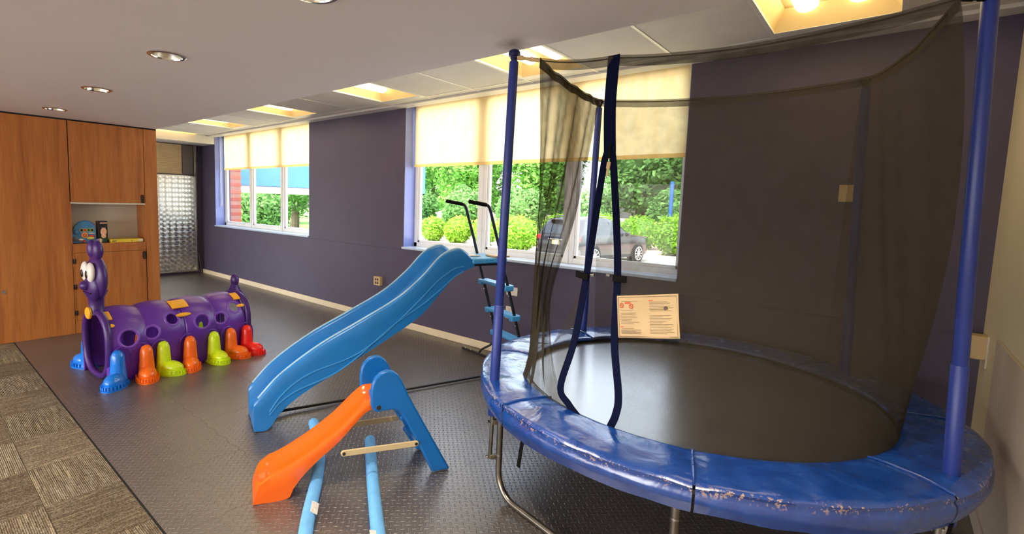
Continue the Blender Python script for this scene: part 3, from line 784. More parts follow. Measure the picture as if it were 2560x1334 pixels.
# ================================================================== WALL PLATES
def plate(name, label, cat, x0, x1, z0, z1, mt, d=.012, slots=True, box=False):
    t = thing(name, label, cat, ((x0+x1)/2, YW, (z0+z1)/2))
    B(x0, x1, YW-d, YW, z0, z1).build('cover', mt, t, bevel=.004)
    if slots:
        cx = (x0+x1)/2; h = (z1-z0)
        for zz in (z0+h*.30, z0+h*.70):
            for dx in ((-.02, .02) if box else (0,)):
                B(cx+dx-.014, cx+dx+.014, YW-d-.003, YW-d+.001, zz-h*.13, zz+h*.13).build('socket', 'paper_pale' if not box else 'slot_dark', t, bevel=.002)
plate('power_outlet', 'double power outlet box with black cord on the wall left of the blue slide', 'outlet', -5.13, -5.0, .485, .60, 'plate_tan', .05, True, True)
plate('wall_plate', 'blank white wall plate behind the top ladder steps', 'wall plate', -2.985, -2.845, .655, .745, 'plate_white', .012, False)
plate('power_outlet', 'white outlet plate behind the lower ladder steps', 'outlet', -2.985, -2.895, .405, .535, 'plate_white', .012, True)
plate('wall_plate', 'tan square wall plate behind the dark net right of the window', 'wall plate', -.275, -.165, 1.685, 1.80, 'plate_tan', .014, False)
t = thing('surface_box', 'yellowed surface-mounted outlet box at the right wall corner', 'outlet', (XR, 4.08, .88))
B(XR-.07, XR, 4.03, 4.13, .80, .935).build('body', 'plate_tan', t, bevel=.006); B(XR-.006, XR, 4.00, 4.03, .76, .94).build('back_plate', 'plate_white', t, bevel=.002)

# ================================================================== TRAMPOLINE
TC = V((-.785, 2.94, 0)); ZM = .605
tr = thing('trampoline', 'round trampoline with blue vinyl pad, blue foam poles and dark safety net', 'trampoline', (TC.x, TC.y, 0))
def pol(r, a, z): return V((TC.x+r*cos(a), TC.y+r*sin(a), z))
RIM = 1.09
MB().tube([pol(RIM, 2*pi*i/72, .575) for i in range(72)], .02, 10, closed=True).build('rim', 'galv', tr, smooth=True)
MB().lathe([(0, ZM), (.30, ZM), (.60, ZM), (.88, ZM), (.925, ZM+.002), (.925, ZM-.006), (0, ZM-.006)], 96, Matrix.Translation((TC.x, TC.y, 0))).build('jump_mat', 'jump_mat', tr, smooth=True)
MB().lathe([(.895, ZM+.001), (.895, ZM+.006), (.935, ZM+.008), (.935, ZM+.001)], 96, Matrix.Translation((TC.x, TC.y, 0)), caps=False).build('mat_hem', 'mat_edge', tr, smooth=True)
for i in range(64):
    a = 2*pi*i/64
    MB().tube([pol(.93, a, ZM), pol(1.075, a, .585)], .008, 6).build('spring', 'galv', tr, smooth=True)
# vinyl pad in eight sections, each with its own skirt
NS = 8
off = rad(-118)
def pad_pt(a, v, sec):
    # v 0..1 across: inner underside -> inner lip -> top -> outer lip -> skirt hem
    q = mnoise.noise(V((cos(a)*3.1, sin(a)*3.1, 3+v*1.6)))
    q2 = mnoise.noise(V((cos(a)*9, sin(a)*9, v*4)))
    prof = [(0, .935, .612), (.08, .912, .618), (.13, .902, .628), (.17, .905, .640), (.22, .925, .648), (.40, .995, .655), (.55, 1.07, .655), (.68, 1.145, .648), (.735, 1.176, .643), (.76, 1.184, .636), (.785, 1.184, .626), (.80, 1.176, .616), (.82, 1.186, .604), (.90, 1.186, .57), (1, 1.168, .525)]
    r = pl(v, [(p[0], p[1]) for p in prof]); z = pl(v, [(p[0], p[2]) for p in prof])
    du = (a-off) % (2*pi/NS); e = min(du, 2*pi/NS-du)
    pinch = math.exp(-(e/.05)**2)
    z -= .007*pinch*(1 if .2 < v < .8 else .3)
    r += .010*q*(v > .6)+.006*q2*(v > .75); z += (.010*q+.006*q2)*(.25 < v < .72)+.016*q*(v > .9)+.008*q2*(v > .85)
    return pol(r, a, z)
for k in range(NS):
    a0 = off+2*pi*k/NS; a1 = off+2*pi*(k+1)/NS
    mb = MB().grid(lambda u, v: pad_pt(a0+.004+(a1-a0-.008)*u, v, k), 44, 34)
    wear = []
    for j in range(35):
        for i in range(45):
            v = j/34
            wear.append(max(0, 1-abs(v-.775)/.045) if v > .7 else 0)
    o = mb.build('pad_section', 'pad_vinyl', tr, smooth=True, angle=60)
    at = o.data.attributes.new('wear', 'FLOAT', 'POINT'); at.data.foreach_set('value', wear)
    aa = a0
    pts = [pad_pt(aa, v, 0)+V((0, 0, .004)) for v in [.17+.57*i/16 for i in range(17)]]
    MB().tube(pts, .005, 6).build('pad_seam', 'pad_vinyl', tr, smooth=True)
for a, dz in ((rad(-158), .10), (rad(-110), .13), (rad(-28), .08)):
    p = pol(1.17, a, .53)
    MB().obox(p+V((0, 0, -dz/2)), V((.011*-sin(a), .011*cos(a), 0)), V((.006, .004, dz/2)), V((.002*cos(a), .002*sin(a), 0))).build('pad_tie', 'black_web', tr)
# legs
def uleg(a0, a1):
    p0, p1 = pol(RIM, a0, 0), pol(RIM, a1, 0); d = (p1-p0).normalized(); b = .13; r = .017
    pts = [p0+V((0, 0, .56)), p0+V((0, 0, .30))]
    for i in range(9):
        t_ = pi/2*i/8; pts.append(p0+d*b*(1-cos(t_))+V((0, 0, b+r-b*sin(t_))))
    for i in range(8, -1, -1):
        t_ = pi/2*i/8; pts.append(p1-d*b*(1-cos(t_))+V((0, 0, b+r-b*sin(t_))))
    pts += [p1+V((0, 0, .30)), p1+V((0, 0, .56))]
    lg = MB().tube(pts, r, 14).build('leg', 'galv', tr, smooth=True)
    for p in (p0, p1):
        for z in (.235, .44): MB().lathe([(.0185, z), (.0185, z+.008)], 14, Matrix.Translation((p.x, p.y, 0))).build('leg_sleeve', 'chrome', lg, smooth=True)
uleg(rad(-131), rad(-75.6)); uleg(rad(-20), rad(38)); uleg(rad(100), rad(152))
POLES = {'A': (V((-1.547, 2.107, 0)), V((-1.511, 2.133, 0))), 'B': (V((-1.712, 3.462, 0)), V((-1.675, 3.462, 0))), 'C': (V((-.120, 3.77, 0)), V((-.168, 3.74, 0))), 'D': (V((.259, 2.56, 0)), V((.194, 2.504, 0)))}
ZT = 2.385
for nm, (b, tp) in POLES.items():
    d = V((tp.x-b.x, tp.y-b.y, ZT-.45))
    at_ = lambda z: V((b.x, b.y, .45))+d*((z-.45)/(ZT-.45))
    po = MB().tube([at_(.205), at_(2.36)], .011, 12).build('pole', 'galv', tr, smooth=True)
    MB().tube([at_(.452), at_(.456), at_(1.062), at_(1.066)], [.023, .026, .026, .023], 20).build('foam_sleeve', 'foam_blue', po, smooth=True, angle=50)
    MB().tube([at_(1.062), at_(1.066), at_(2.325 if nm != 'D' else 2.362), at_(2.33 if nm != 'D' else 2.367)], [.021, .0235, .0235, .021], 20).build('foam_sleeve', 'foam_blue', po, smooth=True, angle=50)
    MB().tube([at_(2.31), at_(2.34), at_(2.345), at_(2.365)], [.016, .016, .020, .020], 16).build('cap_collar', 'cap_navy', po, smooth=True)
    Mc = Matrix.Translation(at_(2.366))
    MB().lathe([(.018, -.012), (.030, -.010), (.031, 0), (.028, .014), (.018, .022), (0, .025)], 20, Mc).build('pole_cap', 'cap_navy', po, smooth=True)
    dirc = (V((TC.x, TC.y, 0))-V((b.x, b.y, 0))).normalized()
    for z in (.215, .415):
        q = at_(z); MB().obox(q+dirc*.03, dirc*.03, V((-dirc.y, dirc.x, 0))*.012, V((0, 0, .014))).build('pole_bracket', 'galv', po, bevel=.003)
        MB().tube([q-dirc*.024, q-dirc*.014], .008, 8).build('pole_bolt', 'chrome', po)
# net top clips
CA, CB, CC, CD = V((-1.405, 2.205, 2.335)), V((-1.648, 3.40, 2.365)), V((-.185, 3.70, 2.372)), V((.118, 2.42, 2.34))
for nm, c in (('A', CA), ('B', CB), ('C', CC), ('D', CD)):
    tp = POLES[nm][1]; p = V((tp.x, tp.y, 2.352))
    MB().tube([p, p+(c-p)*.35, p+(c-p)*.36, p+(c-p)*.6, p+(c-p)*.61, c], [.013, .013, .009, .009, .012, .010], 10).build('net_clip', 'plate_tan' if nm in 'AB' else 'black_web', tr, smooth=True)
# nets
RB = .90
def arc(a, z=ZM+.012): return pol(RB, a, z)
def hemline(P0, P1, sag, n=24, mid=None):
    return [P0.lerp(P1, i/n)-V((0, 0, sag*4*(i/n)*(1-i/n))) for i in range(n+1)]
def hem(pts, par, nme='net_hem'):
    m = MB(); n = len(pts)-1
    def fn(u, v):
        i = min(int(u*n), n-1); f = u*n-i; p = pts[i].lerp(pts[i+1], f)
        return p+V((0, 0, -.052*v+.014))
    m.grid(fn, n, 2).build(nme, 'net_hem', par, smooth=True)
    MB().tube(pts, .0035, 6).build('net_cord', 'net_hem', par, smooth=True)
ST = V((-1.068, 2.345, 2.325)); SPLIT = V((-1.026, 2.266, 1.862))
sr = [ST, V((-1.047, 2.305, 2.09)), V((-1.015, 2.264, 1.862)), V((-.998, 2.251, 1.787)), V((-.947, 2.203, 1.526)), V((-.909, 2.16, 1.292)), V((-.884, 2.109, 1.009)), V((-.834, 2.068, .783)), V((-.834, 2.052, .696)), V((-.853, 2.041, .632))]
sl = [V((-1.037, 2.266, 1.862)), V((-1.044, 2.251, 1.788)), V((-1.049, 2.202, 1.521)), V((-1.054, 2.157, 1.275)), V((-1.07, 2.102, .971)), V((-1.109, 2.061, .746)), V((-1.056, 2.049, .677)), V((-.998, 2.042, .632))]
a_s, a_d, a_c, a_b = rad(-94.3), rad(-20), rad(52), rad(151)
def fold(u, v, k, amp): return amp*(sin(u*k+3*v)+.6*sin(u*k*2.3+1.7+v*5))*(.3+.7*sin(pi*min(1, v*1.1)))
Lr = poly3(sr, 30)
def bulge(v): return .088*max(0, sin(pi*v))**.85
def front(u, v):
    Lp = Lr[min(30, int(round(v*30)))]
    Rp = CD.lerp(arc(a_d), v)+V((cos(a_d), sin(a_d), 0))*bulge(v)
    a = a_s+(a_d-a_s)*u
    top = -V((0, 0, .05*4*u*(1-u)))*(1-v)
    dev = arc(a)-arc(a_s).lerp(arc(a_d), u)
    return Lp.lerp(Rp, u)+dev*v**1.6+top+V((0, 1, 0))*fold(u, v, 16, .008)
MB().grid(front, 48, 30).build('net_panel', 'net', tr, smooth=True)
hem([front(i/24, 0) for i in range(25)], tr)
def side(P0, P1, a0, a1, sag, k, amp, seed, bg=0):
    def fn(u, v):
        a = a0+(a1-a0)*u
        t = P0.lerp(P1, u)-V((0, 0, sag*4*u*(1-u)))
        p = t.lerp(arc(a), v)
        n = V((cos(a), sin(a), 0))
        return p+n*(fold(u+seed, v, k, amp)*sin(pi*u)-.03*sin(pi*v)*sin(pi*u)+bg*bulge(v)*(1-u)**1.5)
    return fn
f1 = side(CD, CC, a_d, a_c, .06, 13, .012, .3, 1); MB().grid(f1, 40, 24).build('net_panel', 'net', tr, smooth=True); hem([f1(i/24, 0) for i in range(25)], tr)
f2 = side(CC, CB, a_c, a_b, .045, 15, .008, .9); MB().grid(f2, 44, 24).build('net_panel', 'net', tr, smooth=True); hem([f2(i/24, 0) for i in range(25)], tr)
# loose left panel gathered into folds
bl = poly3([CA, V((-1.412, 2.25, 1.839)), V((-1.439, 2.30, 1.304)), V((-1.475, 2.36, .835)), V((-1.53, 2.42, .64))], 30)
br = poly3([CB, V((-1.524, 2.9, 1.567)), V((-1.442, 2.5, 1.126)), V((-1.323, 2.3, .88)), V((-1.163, 2.12, .726)), V((-1.02, 2.045, .632))], 30)
def bunch(u, v):
    j = min(30, int(round(v*30)))
    p = bl[j].lerp(br[j], u)
    w = .25+.75*min(1, v*1.4)
    n = V((.75, -.55, 0)).normalized()
    q = n*.030*w*(sin(u*26+v*3)+.5*sin(u*47+2+v*2))
    top = -V((0, 0, .02*4*u*(1-u)))*(1-v)
    bot = V((-.09, -.05, 0))*(4*u*(1-u))*v**3
    return p+q+top+bot
MB().grid(bunch, 110, 30).build('net_panel', 'net_loose', tr, smooth=True)
hem([bunch(i/24, 0) for i in range(25)], tr)
def lowleft(u, v):
    vv = .62+.38*v
    p0 = br[min(30, int(round(vv*30)))]
    k = [sl[3], sl[4], sl[5], sl[6], sl[7]]
    p1 = V([pl(v, [(i/4, k[i][d]) for i in range(5)]) for d in range(3)])
    return p0.lerp(p1, u)
MB().grid(lowleft, 16, 18).build('net_panel', 'net_thin', tr, smooth=True)
hem(hemline(CA, ST, .015), tr)
# navy door binding and zip
def ribbon(pts, w, name, wide=V((1, 0, 0)), t=.006, mt='strap_navy'):
    P = poly3(pts, 40)
    m = MB()
    base = 0
    for i, p in enumerate(P):
        tdir = (P[min(i+1, 40)]-P[max(i-1, 0)]).normalized()
        nrm = V((0, -1, .18)).normalized(); sd = tdir.cross(nrm).normalized()
        m.v += [p+sd*w/2+nrm*t/2, p-sd*w/2+nrm*t/2, p-sd*w/2-nrm*t/2, p+sd*w/2-nrm*t/2]
    for i in range(40):
        for k in range(4): m.f.append((i*4+k, i*4+(k+1) % 4, i*4+4+(k+1) % 4, i*4+4+k))
    m.f += [(0, 1, 2, 3), (160, 161, 162, 163)]
    return m.build(name, mt, tr, smooth=True)
ribbon([ST+V((-.004, 0, .012)), V((-1.06, 2.305, 2.09)), V((-1.028, 2.262, 1.862))], .058, 'door_strap')
o1 = ribbon([p+V((-.006, -.004, 0)) for p in sl], .032, 'door_strap'); o2 = ribbon([p+V((.0, -.004, 0)) for p in sr[2:]], .032, 'door_strap')
ribbon([V((-1.03, 2.262, 1.90)), V((-1.024, 2.25, 1.835))], .014, 'zip', mt='black_web')
MB().obox((-1.021, 2.240, 1.80), (.009, 0, 0), (0, .004, .016), (0, .004, -.0008)).obox((-1.021, 2.234, 1.768), (.006, 0, 0), (0, .003, .018), (0, .003, -.0005)).build('zip_pull', 'plate_tan', tr, bevel=.002)
for c, dx in ((V((-1.066, 2.150, 1.277)), -.012), (V((-.905, 2.150, 1.283)), .012)):
    MB().obox(c+V((dx, -.008, 0)), (.032, 0, -.006 if dx < 0 else 0), (0, .004, 0), (.0, 0, .016)).build('buckle', 'black_web', tr, bevel=.003)
    MB().tube([c+V((-dx*2.8, -.008, .008)), c+V((-dx*4.2, -.008, .010))], .007, 8).build('buckle_tab', 'chrome', tr)
# warning cloth label
lc = [V((-.897, 2.138, 1.206)), V((-.637, 2.146, 1.252)), V((-.608, 2.113, 1.071)), V((-.865, 2.105, 1.026))]
def lab(u, v):
    p = lc[0].lerp(lc[1], u).lerp(lc[3].lerp(lc[2], u), v)
    return p+V((0, -.004-.004*sin(u*7)*sin(v*4), 0))
lb = MB().grid(lab, 24, 16).build('warning_label', 'label_cloth', tr, smooth=True, solid=.003)
def lq(u0, u1, v0, v1, mt, n='print_line'):
    f = lambda u, v: lab(u0+(u1-u0)*u, v0+(v1-v0)*v)+V((0, -.0026, .0004))
    MB().grid(f, 3, 1).build(n, mt, lb)
random.seed(3)
lq(.07, .36, .14, .147, 'ink_grey'); lq(.14, .235, .155, .175, 'ink_red'); lq(.14, .235, .18, .195, 'ink_red'); lq(.53, .60, .13, .146, 'ink_red'); lq(.05, .10, .73, .745, 'ink_red')
for i in range(16):
    v = .34+.036*i
    if i in (1, 10, 11): continue
    lq(.06, .06+.34*random.uniform(.55, 1), v, v+.006, 'ink_grey')
for i in range(22):
    v = .17+.034*i
    if 6 < i < 9: continue
    lq(.54, .54+.40*random.uniform(.5, 1), v, v+.006, 'ink_grey')
for i in range(3): lq(.06, .40, .83+.034*i, .836+.034*i, 'ink_grey')
for cu, cv in ((.085, .23), (.25, .25)):
    pts = [lab(cu+.030*cos(a), cv+.052*sin(a))+V((0, -.004, 0)) for a in [2*pi*i/20 for i in range(20)]]
    MB().tube(pts, .0013, 5, closed=True).build('print_ring', 'ink_red', lb, smooth=True)
    MB().tube([lab(cu-.02, cv-.036)+V((0, -.004, 0)), lab(cu+.02, cv+.036)+V((0, -.004, 0))], .0012, 5).build('print_slash', 'ink_red', lb)
MB().ell(lab(.80, .33)+V((0, -.001, 0)), (.010, .002, .010)).build('print_emblem', 'ink_grey', lb)
stp = [lab(u, v)+V((0, -.003, 0)) for u, v in [(.03, .04), (.97, .04), (.97, .96), (.03, .96)]]
MB().tube(stp, .0009, 4, closed=True).build('stitching', 'ink_grey', lb)

# ================================================================== LARGE BLUE SLIDE
sa = V((.345, .939, 0)).normalized(); sn = V((.939, -.345, 0)).normalized()
SE = V((-3.305, 1.605, 0))
sl_t = thing('garden_slide', 'large blue wavy plastic slide with ladder and black steel handrails', 'slide', tuple(SE))
RAIL = [(0, .205), (.05, .262), (.17, .385), (.44, .565), (.735, .712), (1.05, .876), (1.246, 1.030), (1.38, 1.165), (1.47, 1.220), (1.57, 1.236), (1.65, 1.185), (1.70, 1.135)]
BOT = [(0, .012), (.09, .012), (.168, .11), (.30, .214), (.587, .363), (.892, .523), (1.22, .711), (1.39, .875), (1.53, 1.014), (1.70, 1.085)]
BED = [(0, .085), (.10, .13), (.25, .255), (.44, .41), (.735, .575), (1.05, .735), (1.246, .885), (1.38, 1.02), (1.48, 1.10), (1.58, 1.125), (1.70, 1.12)]
HW = .187
def sp(s, l, z): return SE+sa*s+sn*l+V((0, 0, z))
def sec(s):
    zr, zb, zd = pl(s, RAIL), pl(s, BOT), pl(s, BED)
    zd = min(zd-.022*min(1, s/.3), zr-.03)
    o = [(-HW+.004, zb)]
    o += [(-HW, zb+(zr-zb)*.30), (-HW+.002, zb+(zr-zb)*.62), (-HW, zr-.022), (-HW+.010, zr-.004), (-HW+.024, zr), (-HW+.038, zr-.006), (-HW+.048, zr-.025)]
    o += [(-HW+.060, zd+(zr-zd)*.40), (-HW+.080, zd+.016), (-HW+.105, zd+.002), (0, zd)]
    r = [(-a, b) for a, b in o[:-1]][::-1]
    return o+r
ns = 60
ss = [1.70*i/ns for i in range(ns+1)]
m = MB(); k = len(sec(0))
for s_ in ss:
    m.v += [sp(s_, l, z) for l, z in sec(s_)]
for i in range(ns):
    for j in range(k-1): m.f.append((i*k+j, i*k+j+1, (i+1)*k+j+1, (i+1)*k+j))
e0 = list(range(k)); m.f.append(tuple(e0)); m.f.append(tuple(ns*k+j for j in range(k))[::-1])
ch = m.build('chute', 'slide_blue', sl_t, smooth=True, angle=50)
for sg in (-1, 1):
    for fr_, w_, ph in ((.30, .10, 0), (.16, .05, 1.1)):
        pts = [sp(s_, sg*(HW-.001), pl(s_, BOT)+(pl(s_, RAIL)-pl(s_, BOT))*(fr_+.16*sin(s_*6.2+ph))) for s_ in [.10+1.5*i/50 for i in range(51)]]
        MB().tube(pts, .006, 6).build('side_rib', 'slide_rib', ch, smooth=True)
for sg in (-1, 1):
    pts = [sp(s_, sg*(HW-.024), pl(s_, RAIL)-.0025) for s_ in [.03+1.62*i/60 for i in range(61)]]
    MB().tube(pts, .0085, 8).build('rail_sheen_line', 'rail_sheen', ch, smooth=True)  # thin pale strip standing in for the reflection on the rail crest
# platform, rails, steps
PZ = 1.15
B_ = MB(); B_.obox(sp(1.85, 0, PZ-.02), sa*.17, sn*.20, V((0, 0, .022))); B_.build('platform', 'step_blue', sl_t, bevel=.012)
MB().obox(sp(1.86, 0, PZ-.052), sa*.15, sn*.17, V((0, 0, .012))).build('platform_frame', 'black_steel', sl_t, bevel=.004)
def rl(z): return 1.82+(1.6-z)*.306
for sg in (-1, 1):
    l = .20*sg
    pts = [sp(1.63, l, 1.618), sp(1.76, l, 1.600)]+[sp(1.80, l, 1.592), sp(1.815, l, 1.580), sp(1.828, l, 1.555)]+[sp(rl(1.3), l, 1.30), sp(rl(.6), l, .6), sp(rl(.02), l, .015)]
    h_ = MB().tube(pts, .0135, 12).build('handrail', 'black_steel', sl_t, smooth=True)
    MB().tube([sp(1.625, l, 1.6187), sp(1.785, l, 1.5955)], .0165, 12).build('grip', 'black_web', h_, smooth=True)
    for z in (.55, .82): MB().tube([sp(rl(z)-.016, l, z), sp(rl(z)-.012, l, z)], .007, 8).build('screw', 'chrome', h_)
for z in (.90, .63, .405):
    st = MB().obox(sp(rl(z), 0, z), sa*.055, sn*.215, V((0, 0, .014))).build('step', 'step_blue', sl_t, bevel=.010)
    for sg in (-1, 1): MB().obox(sp(rl(z), .20*sg, z-.012), sa*.045, sn*.026, V((0, 0, .024))).build('step_bracket', 'step_blue', st, bevel=.008)
fl_ = V((-3.19, 4.055, .014))
MB().tube(poly3([sp(rl(.42), -.20, .42), sp(rl(.2), -.34, .24), fl_+V((.06, -.02, .06)), fl_], 14), .011, 10).build('stabiliser', 'black_steel', sl_t, smooth=True)
MB().tube([V((-3.437, 4.075, .014)), V((-2.98, 4.01, .014))], .013, 10).build('foot_bar', 'black_steel', sl_t, smooth=True)
for px_ in (.12, .30): MB().ell(V((-3.437, 4.075, .027)).lerp(V((-2.98, 4.01, .027)), px_), (.010, .010, .006)).build('foot_bolt', 'chrome', sl_t, smooth=True)
MB().tube([sp(.14, -.05, .03), sp(.30, -.07, .022), sp(2.30, -.10, .022)], .011, 10).build('floor_bar', 'black_steel', sl_t, smooth=True)
MB().tube([sp(rl(.02), -.2, .015), sp(rl(.02), .2, .015)], .012, 10).build('foot_bar', 'black_steel', sl_t, smooth=True)
# things lying on the platform and sill
tag(MB().obox(sp(1.98, .10, PZ+.010), sa*.07, sn*.085, V((0, 0, .007))).build('book', 'tan_trim', bevel=.002), 'thin brown book lying on the slide platform', 'book')
tag(MB().obox(sp(1.79, -.02, PZ+.007), sa*.05, sn*.07, V((0, 0, .004))).build('paper_packet', 'paper_pale', bevel=.002), 'crumpled pale packet lying on the slide platform', 'packet')

# ================================================================== SMALL ORANGE SLIDE
qa = V((.431, .902, 0)).normalized(); qn = V((.902, -.431, 0)).normalized(); QE = V((-2.36, 1.15, 0))
ts = thing('toddler_slide', 'small orange toddler slide with blue side frames', 'slide', tuple(QE))
def qp(s, l, z): return QE+qa*s+qn*l+V((0, 0, z))
OT = [(.0, .115), (.05, .140), (.134, .165), (.235, .213), (.338, .273), (.445, .347), (.52, .414), (.575, .462), (.62, .492), (.68, .495)]
OB = [(.0, .004), (.18, .004), (.196, .042), (.255, .118), (.338, .192), (.445, .276), (.532, .365), (.60, .425), (.68, .44)]
def qsec(s):
    zt, zb = pl(s, OT), pl(s, OB); d = .055 if s > .08 else .02+.035*s/.08
    zd = max(zt-d, .05)
    o = [(-.012, zb), (-.006, zb+(zt-zb)*.5), (-.010, zt-.010), (-.018, zt-.002), (-.030, zt), (-.040, zt-.006), (-.052, zd+.5*(zt-zd)), (-.075, zd+.006), (-.10, zd), (-.135, zd-.001)]
    return o+[(-.27-a, b) for a, b in o[:-1]][::-1]
m = MB(); k = len(qsec(0)); ns = 44
for i in range(ns+1):
    s_ = .68*i/ns
    lead = .05*(1-i/6) if i < 6 else 0
    for l, z in qsec(s_):
        m.v.append(qp(s_+lead*max(0, (z-.02)/.12)*(1 if i < 6 else 0), l, z))
for i in range(ns):
    for j in range(k-1): m.f.append((i*k+j, i*k+j+1, (i+1)*k+j+1, (i+1)*k+j))
m.f.append(tuple(range(k))); m.f.append(tuple(ns*k+j for j in range(k))[::-1])
m.build('chute', 'orange', ts, smooth=True, angle=45)
MB().obox(qp(.034, -.135, .035), qn*.10, qa*.003, V((0, 0, .0015))).build('lip_mould', 'orange', ts)
CAPP = [(.611, .47), (.611, .55), (.618, .590), (.632, .622), (.664, .649), (.703, .660), (.740, .650), (.768, .625), (.790, .59), (.831, .498), (.881, .405), (.985, .215), (1.100, .006), (.985, .006), (.924, .132), (.885, .213), (.809, .358), (.790, .395), (.770, .415), (.745, .427), (.644, .424), (.624, .435)]
for l in (.004, -.276):
    fr = MB().prism(CAPP, qp(0, l, 0), qa, V((0, 0, 1)), qn, .036).build('side_frame', 'toy_blue', ts, bevel=.012, seg=3)
    sg = 1 if l > -.1 else -1
    MB().lathe([(0, .022), (.012, .022), (.014, .016)], 14, Matrix.Translation(qp(.655, l, .452)) @ (qn*sg).to_track_quat('Z', 'Y').to_matrix().to_4x4()).build('bolt', 'bolt_dark', fr, smooth=True)
for s_, z, w in ((.835, .355, .045), (.93, .17, .045)):
    MB().obox(qp(s_, -.136, z), qa*w, qn*.13, V((0, 0, .014))).build('step', 'toy_blue', ts, bevel=.008)
MB().obox(qp(.70, -.136, .45), qa*.05, qn*.125, V((0, 0, .02))).build('step', 'toy_blue', ts, bevel=.008)
def brace(s0, z0, s1, z1, l):
    a, b = qp(s0, l, z0), qp(s1, l, z1); d = (b-a).normalized(); n = d.cross(qn).normalized(); w = .017; pts = []
    u = V((0, 0, 1)); L_ = (b-a).length
    arc0 = [(-w*sin(t_), w*cos(t_)) for t_ in [pi*i/8 for i in range(9)]]
    arc1 = [(L_+w*sin(t_), -w*cos(t_)) for t_ in [pi*i/8 for i in range(9)]]
    br_ = MB().prism(arc0+arc1, a, d, n, qn, .012).build('brace', 'brace_tan', ts, bevel=.003)
    sg = 1 if l > -.1 else -1
    for p in (a, b):
        MB().lathe([(0, .012), (.008, .012), (.009, .005)], 12, Matrix.Translation(p) @ (qn*sg).to_track_quat('Z', 'Y').to_matrix().to_4x4()).build('bolt', 'bolt_dark', br_, smooth=True)
brace(.461, .225, .875, .210, .030); brace(.50, .225, .86, .225, -.302)

# ================================================================== POOL NOODLES
def noodle(pts, label):
    t = thing('pool_noodle', label, 'pool noodle', tuple(V(pts[0])-V((0, 0, .035))), group='light blue foam noodles under the small slide')
    P = poly3(pts, 40)
    d0 = (P[0]-P[1]).normalized()
    m = MB(); r = .034
    m.tube([P[0]+d0*.016, P[0]+d0*.012]+P, [r*.72, r*.93]+[r]*len(P), 22)
    m.build('foam', 'noodle', t, smooth=True, angle=60)
    return t, P
t, P = noodle([(-2.446, 1.987, .034), (-2.22, 1.815, .034), (-1.99, 1.645, .034), (-1.69, 1.43, .034), (-1.25, 1.13, .034)], 'light blue foam noodle whose rounded end shows beneath the near tan brace')
q = P[28]; MB().obox((-1.665, 1.385, .066), V((.03, -.02, 0)), V((.012, .016, -.004)), V((0, 0, .001))).build('sticker', 'sticker', t)
t, P = noodle([(-2.93, 1.872, .034), (-2.62, 1.72, .034), (-2.33, 1.515, .034), (-2.09, 1.315, .034), (-1.93, 1.19, .034), (-1.60, .95, .034)], 'light blue foam noodle running under the orange chute of the small slide')
MB().obox((-2.05, 1.317, .060), V((.035, -.028, 0)), V((.010, .012, -.010)), V((.0008, .001, .001))).build('sticker', 'sticker', t)

# ================================================================== CATERPILLAR TUNNEL
CO = V((-5.11, 1.17, 0))+V((-.095, .9955, 0))*-.08
ce = V((-.095, .9955, 0)); cl = V((.9955, .095, 0))
ct = thing('caterpillar_tunnel', 'purple plastic caterpillar crawl tunnel with round windows and coloured boots', 'play tunnel', tuple(CO))
def cp(t, l, z): return CO+ce*t+cl*l+V((0, 0, z))
def cR(t): return .258+.034*(abs(sin(pi*t/.3125)))**.55
def csec(t, f, shell=0):
    """f 0..1 round the arch from near floor over the top to the far floor"""
    R = cR(t)-shell; h = .31
    s_ = f*(2*h+pi*R)
    if s_ < h: return (R, s_)
    if s_ > h+pi*R: return (-R, 2*h+pi*R-s_)
    a = (s_-h)/R
    return (R*cos(a), h+R*sin(a))
holes = [(.163, 11, .070), (.352, 14, .052), (.535, 32, .054), (.797, 18, .066), (.984, 18, .050), (1.140, 36, .054)]
def hole_axis(t, deg):
    R = cR(t); a = rad(deg)
    c = cp(t, R*cos(a), .31+R*sin(a)); n = (cl*cos(a)+V((0, 0, 1))*sin(a)).normalized(); return c, n
for g, (ta, tb) in enumerate(((0, .640), (.646, 1.25))):
    m = MB().grid(lambda u, v: cp(ta+(tb-ta)*v, *csec(ta+(tb-ta)*v, u)), 56, 36)
    o = m.build('body_section', 'purple', ct, smooth=True, angle=60, solid=.012)
    cutters = []
    for t_, deg, r in holes:
        if ta < t_ < tb:
            for mir in (1,):
                c, n = hole_axis(t_, deg)
                if mir < 0:
                    d = c-CO; l = d.dot(cl); c = c-cl*2*l; n = n-cl*2*n.dot(cl)
                Mx = Matrix.Translation(c-V(ct.location)) @ n.to_track_quat('Z', 'Y').to_matrix().to_4x4()
                cu = MB().lathe([(r, -.10), (r, .10)], 28, Mx).build('cutter', 'purple'); cu.parent = ct
                cutters.append(cu)
    bpy.context.view_layer.update()
    cut(o, cutters)
    for t_, deg, r in holes:
        if ta < t_ < tb:
            c, n = hole_axis(t_, deg); q = n.to_track_quat('Z', 'Y').to_matrix()
            def rim_pt(a):
                p = c+q @ V(((r+.008)*cos(a), (r+.008)*sin(a), 0)); d = p-CO; tt = d.dot(ce); l = d.dot(cl); R = cR(tt)
                z = p.z
                if z < .31: return cp(tt, R+.002, z)
                ang = math.atan2(z-.31, l); return cp(tt, (R+.002)*cos(ang), .31+(R+.002)*sin(ang))
            MB().tube([rim_pt(2*pi*i/32) for i in range(32)], .012, 8, closed=True).build('window_rim', 'purple_rim', o, smooth=True)
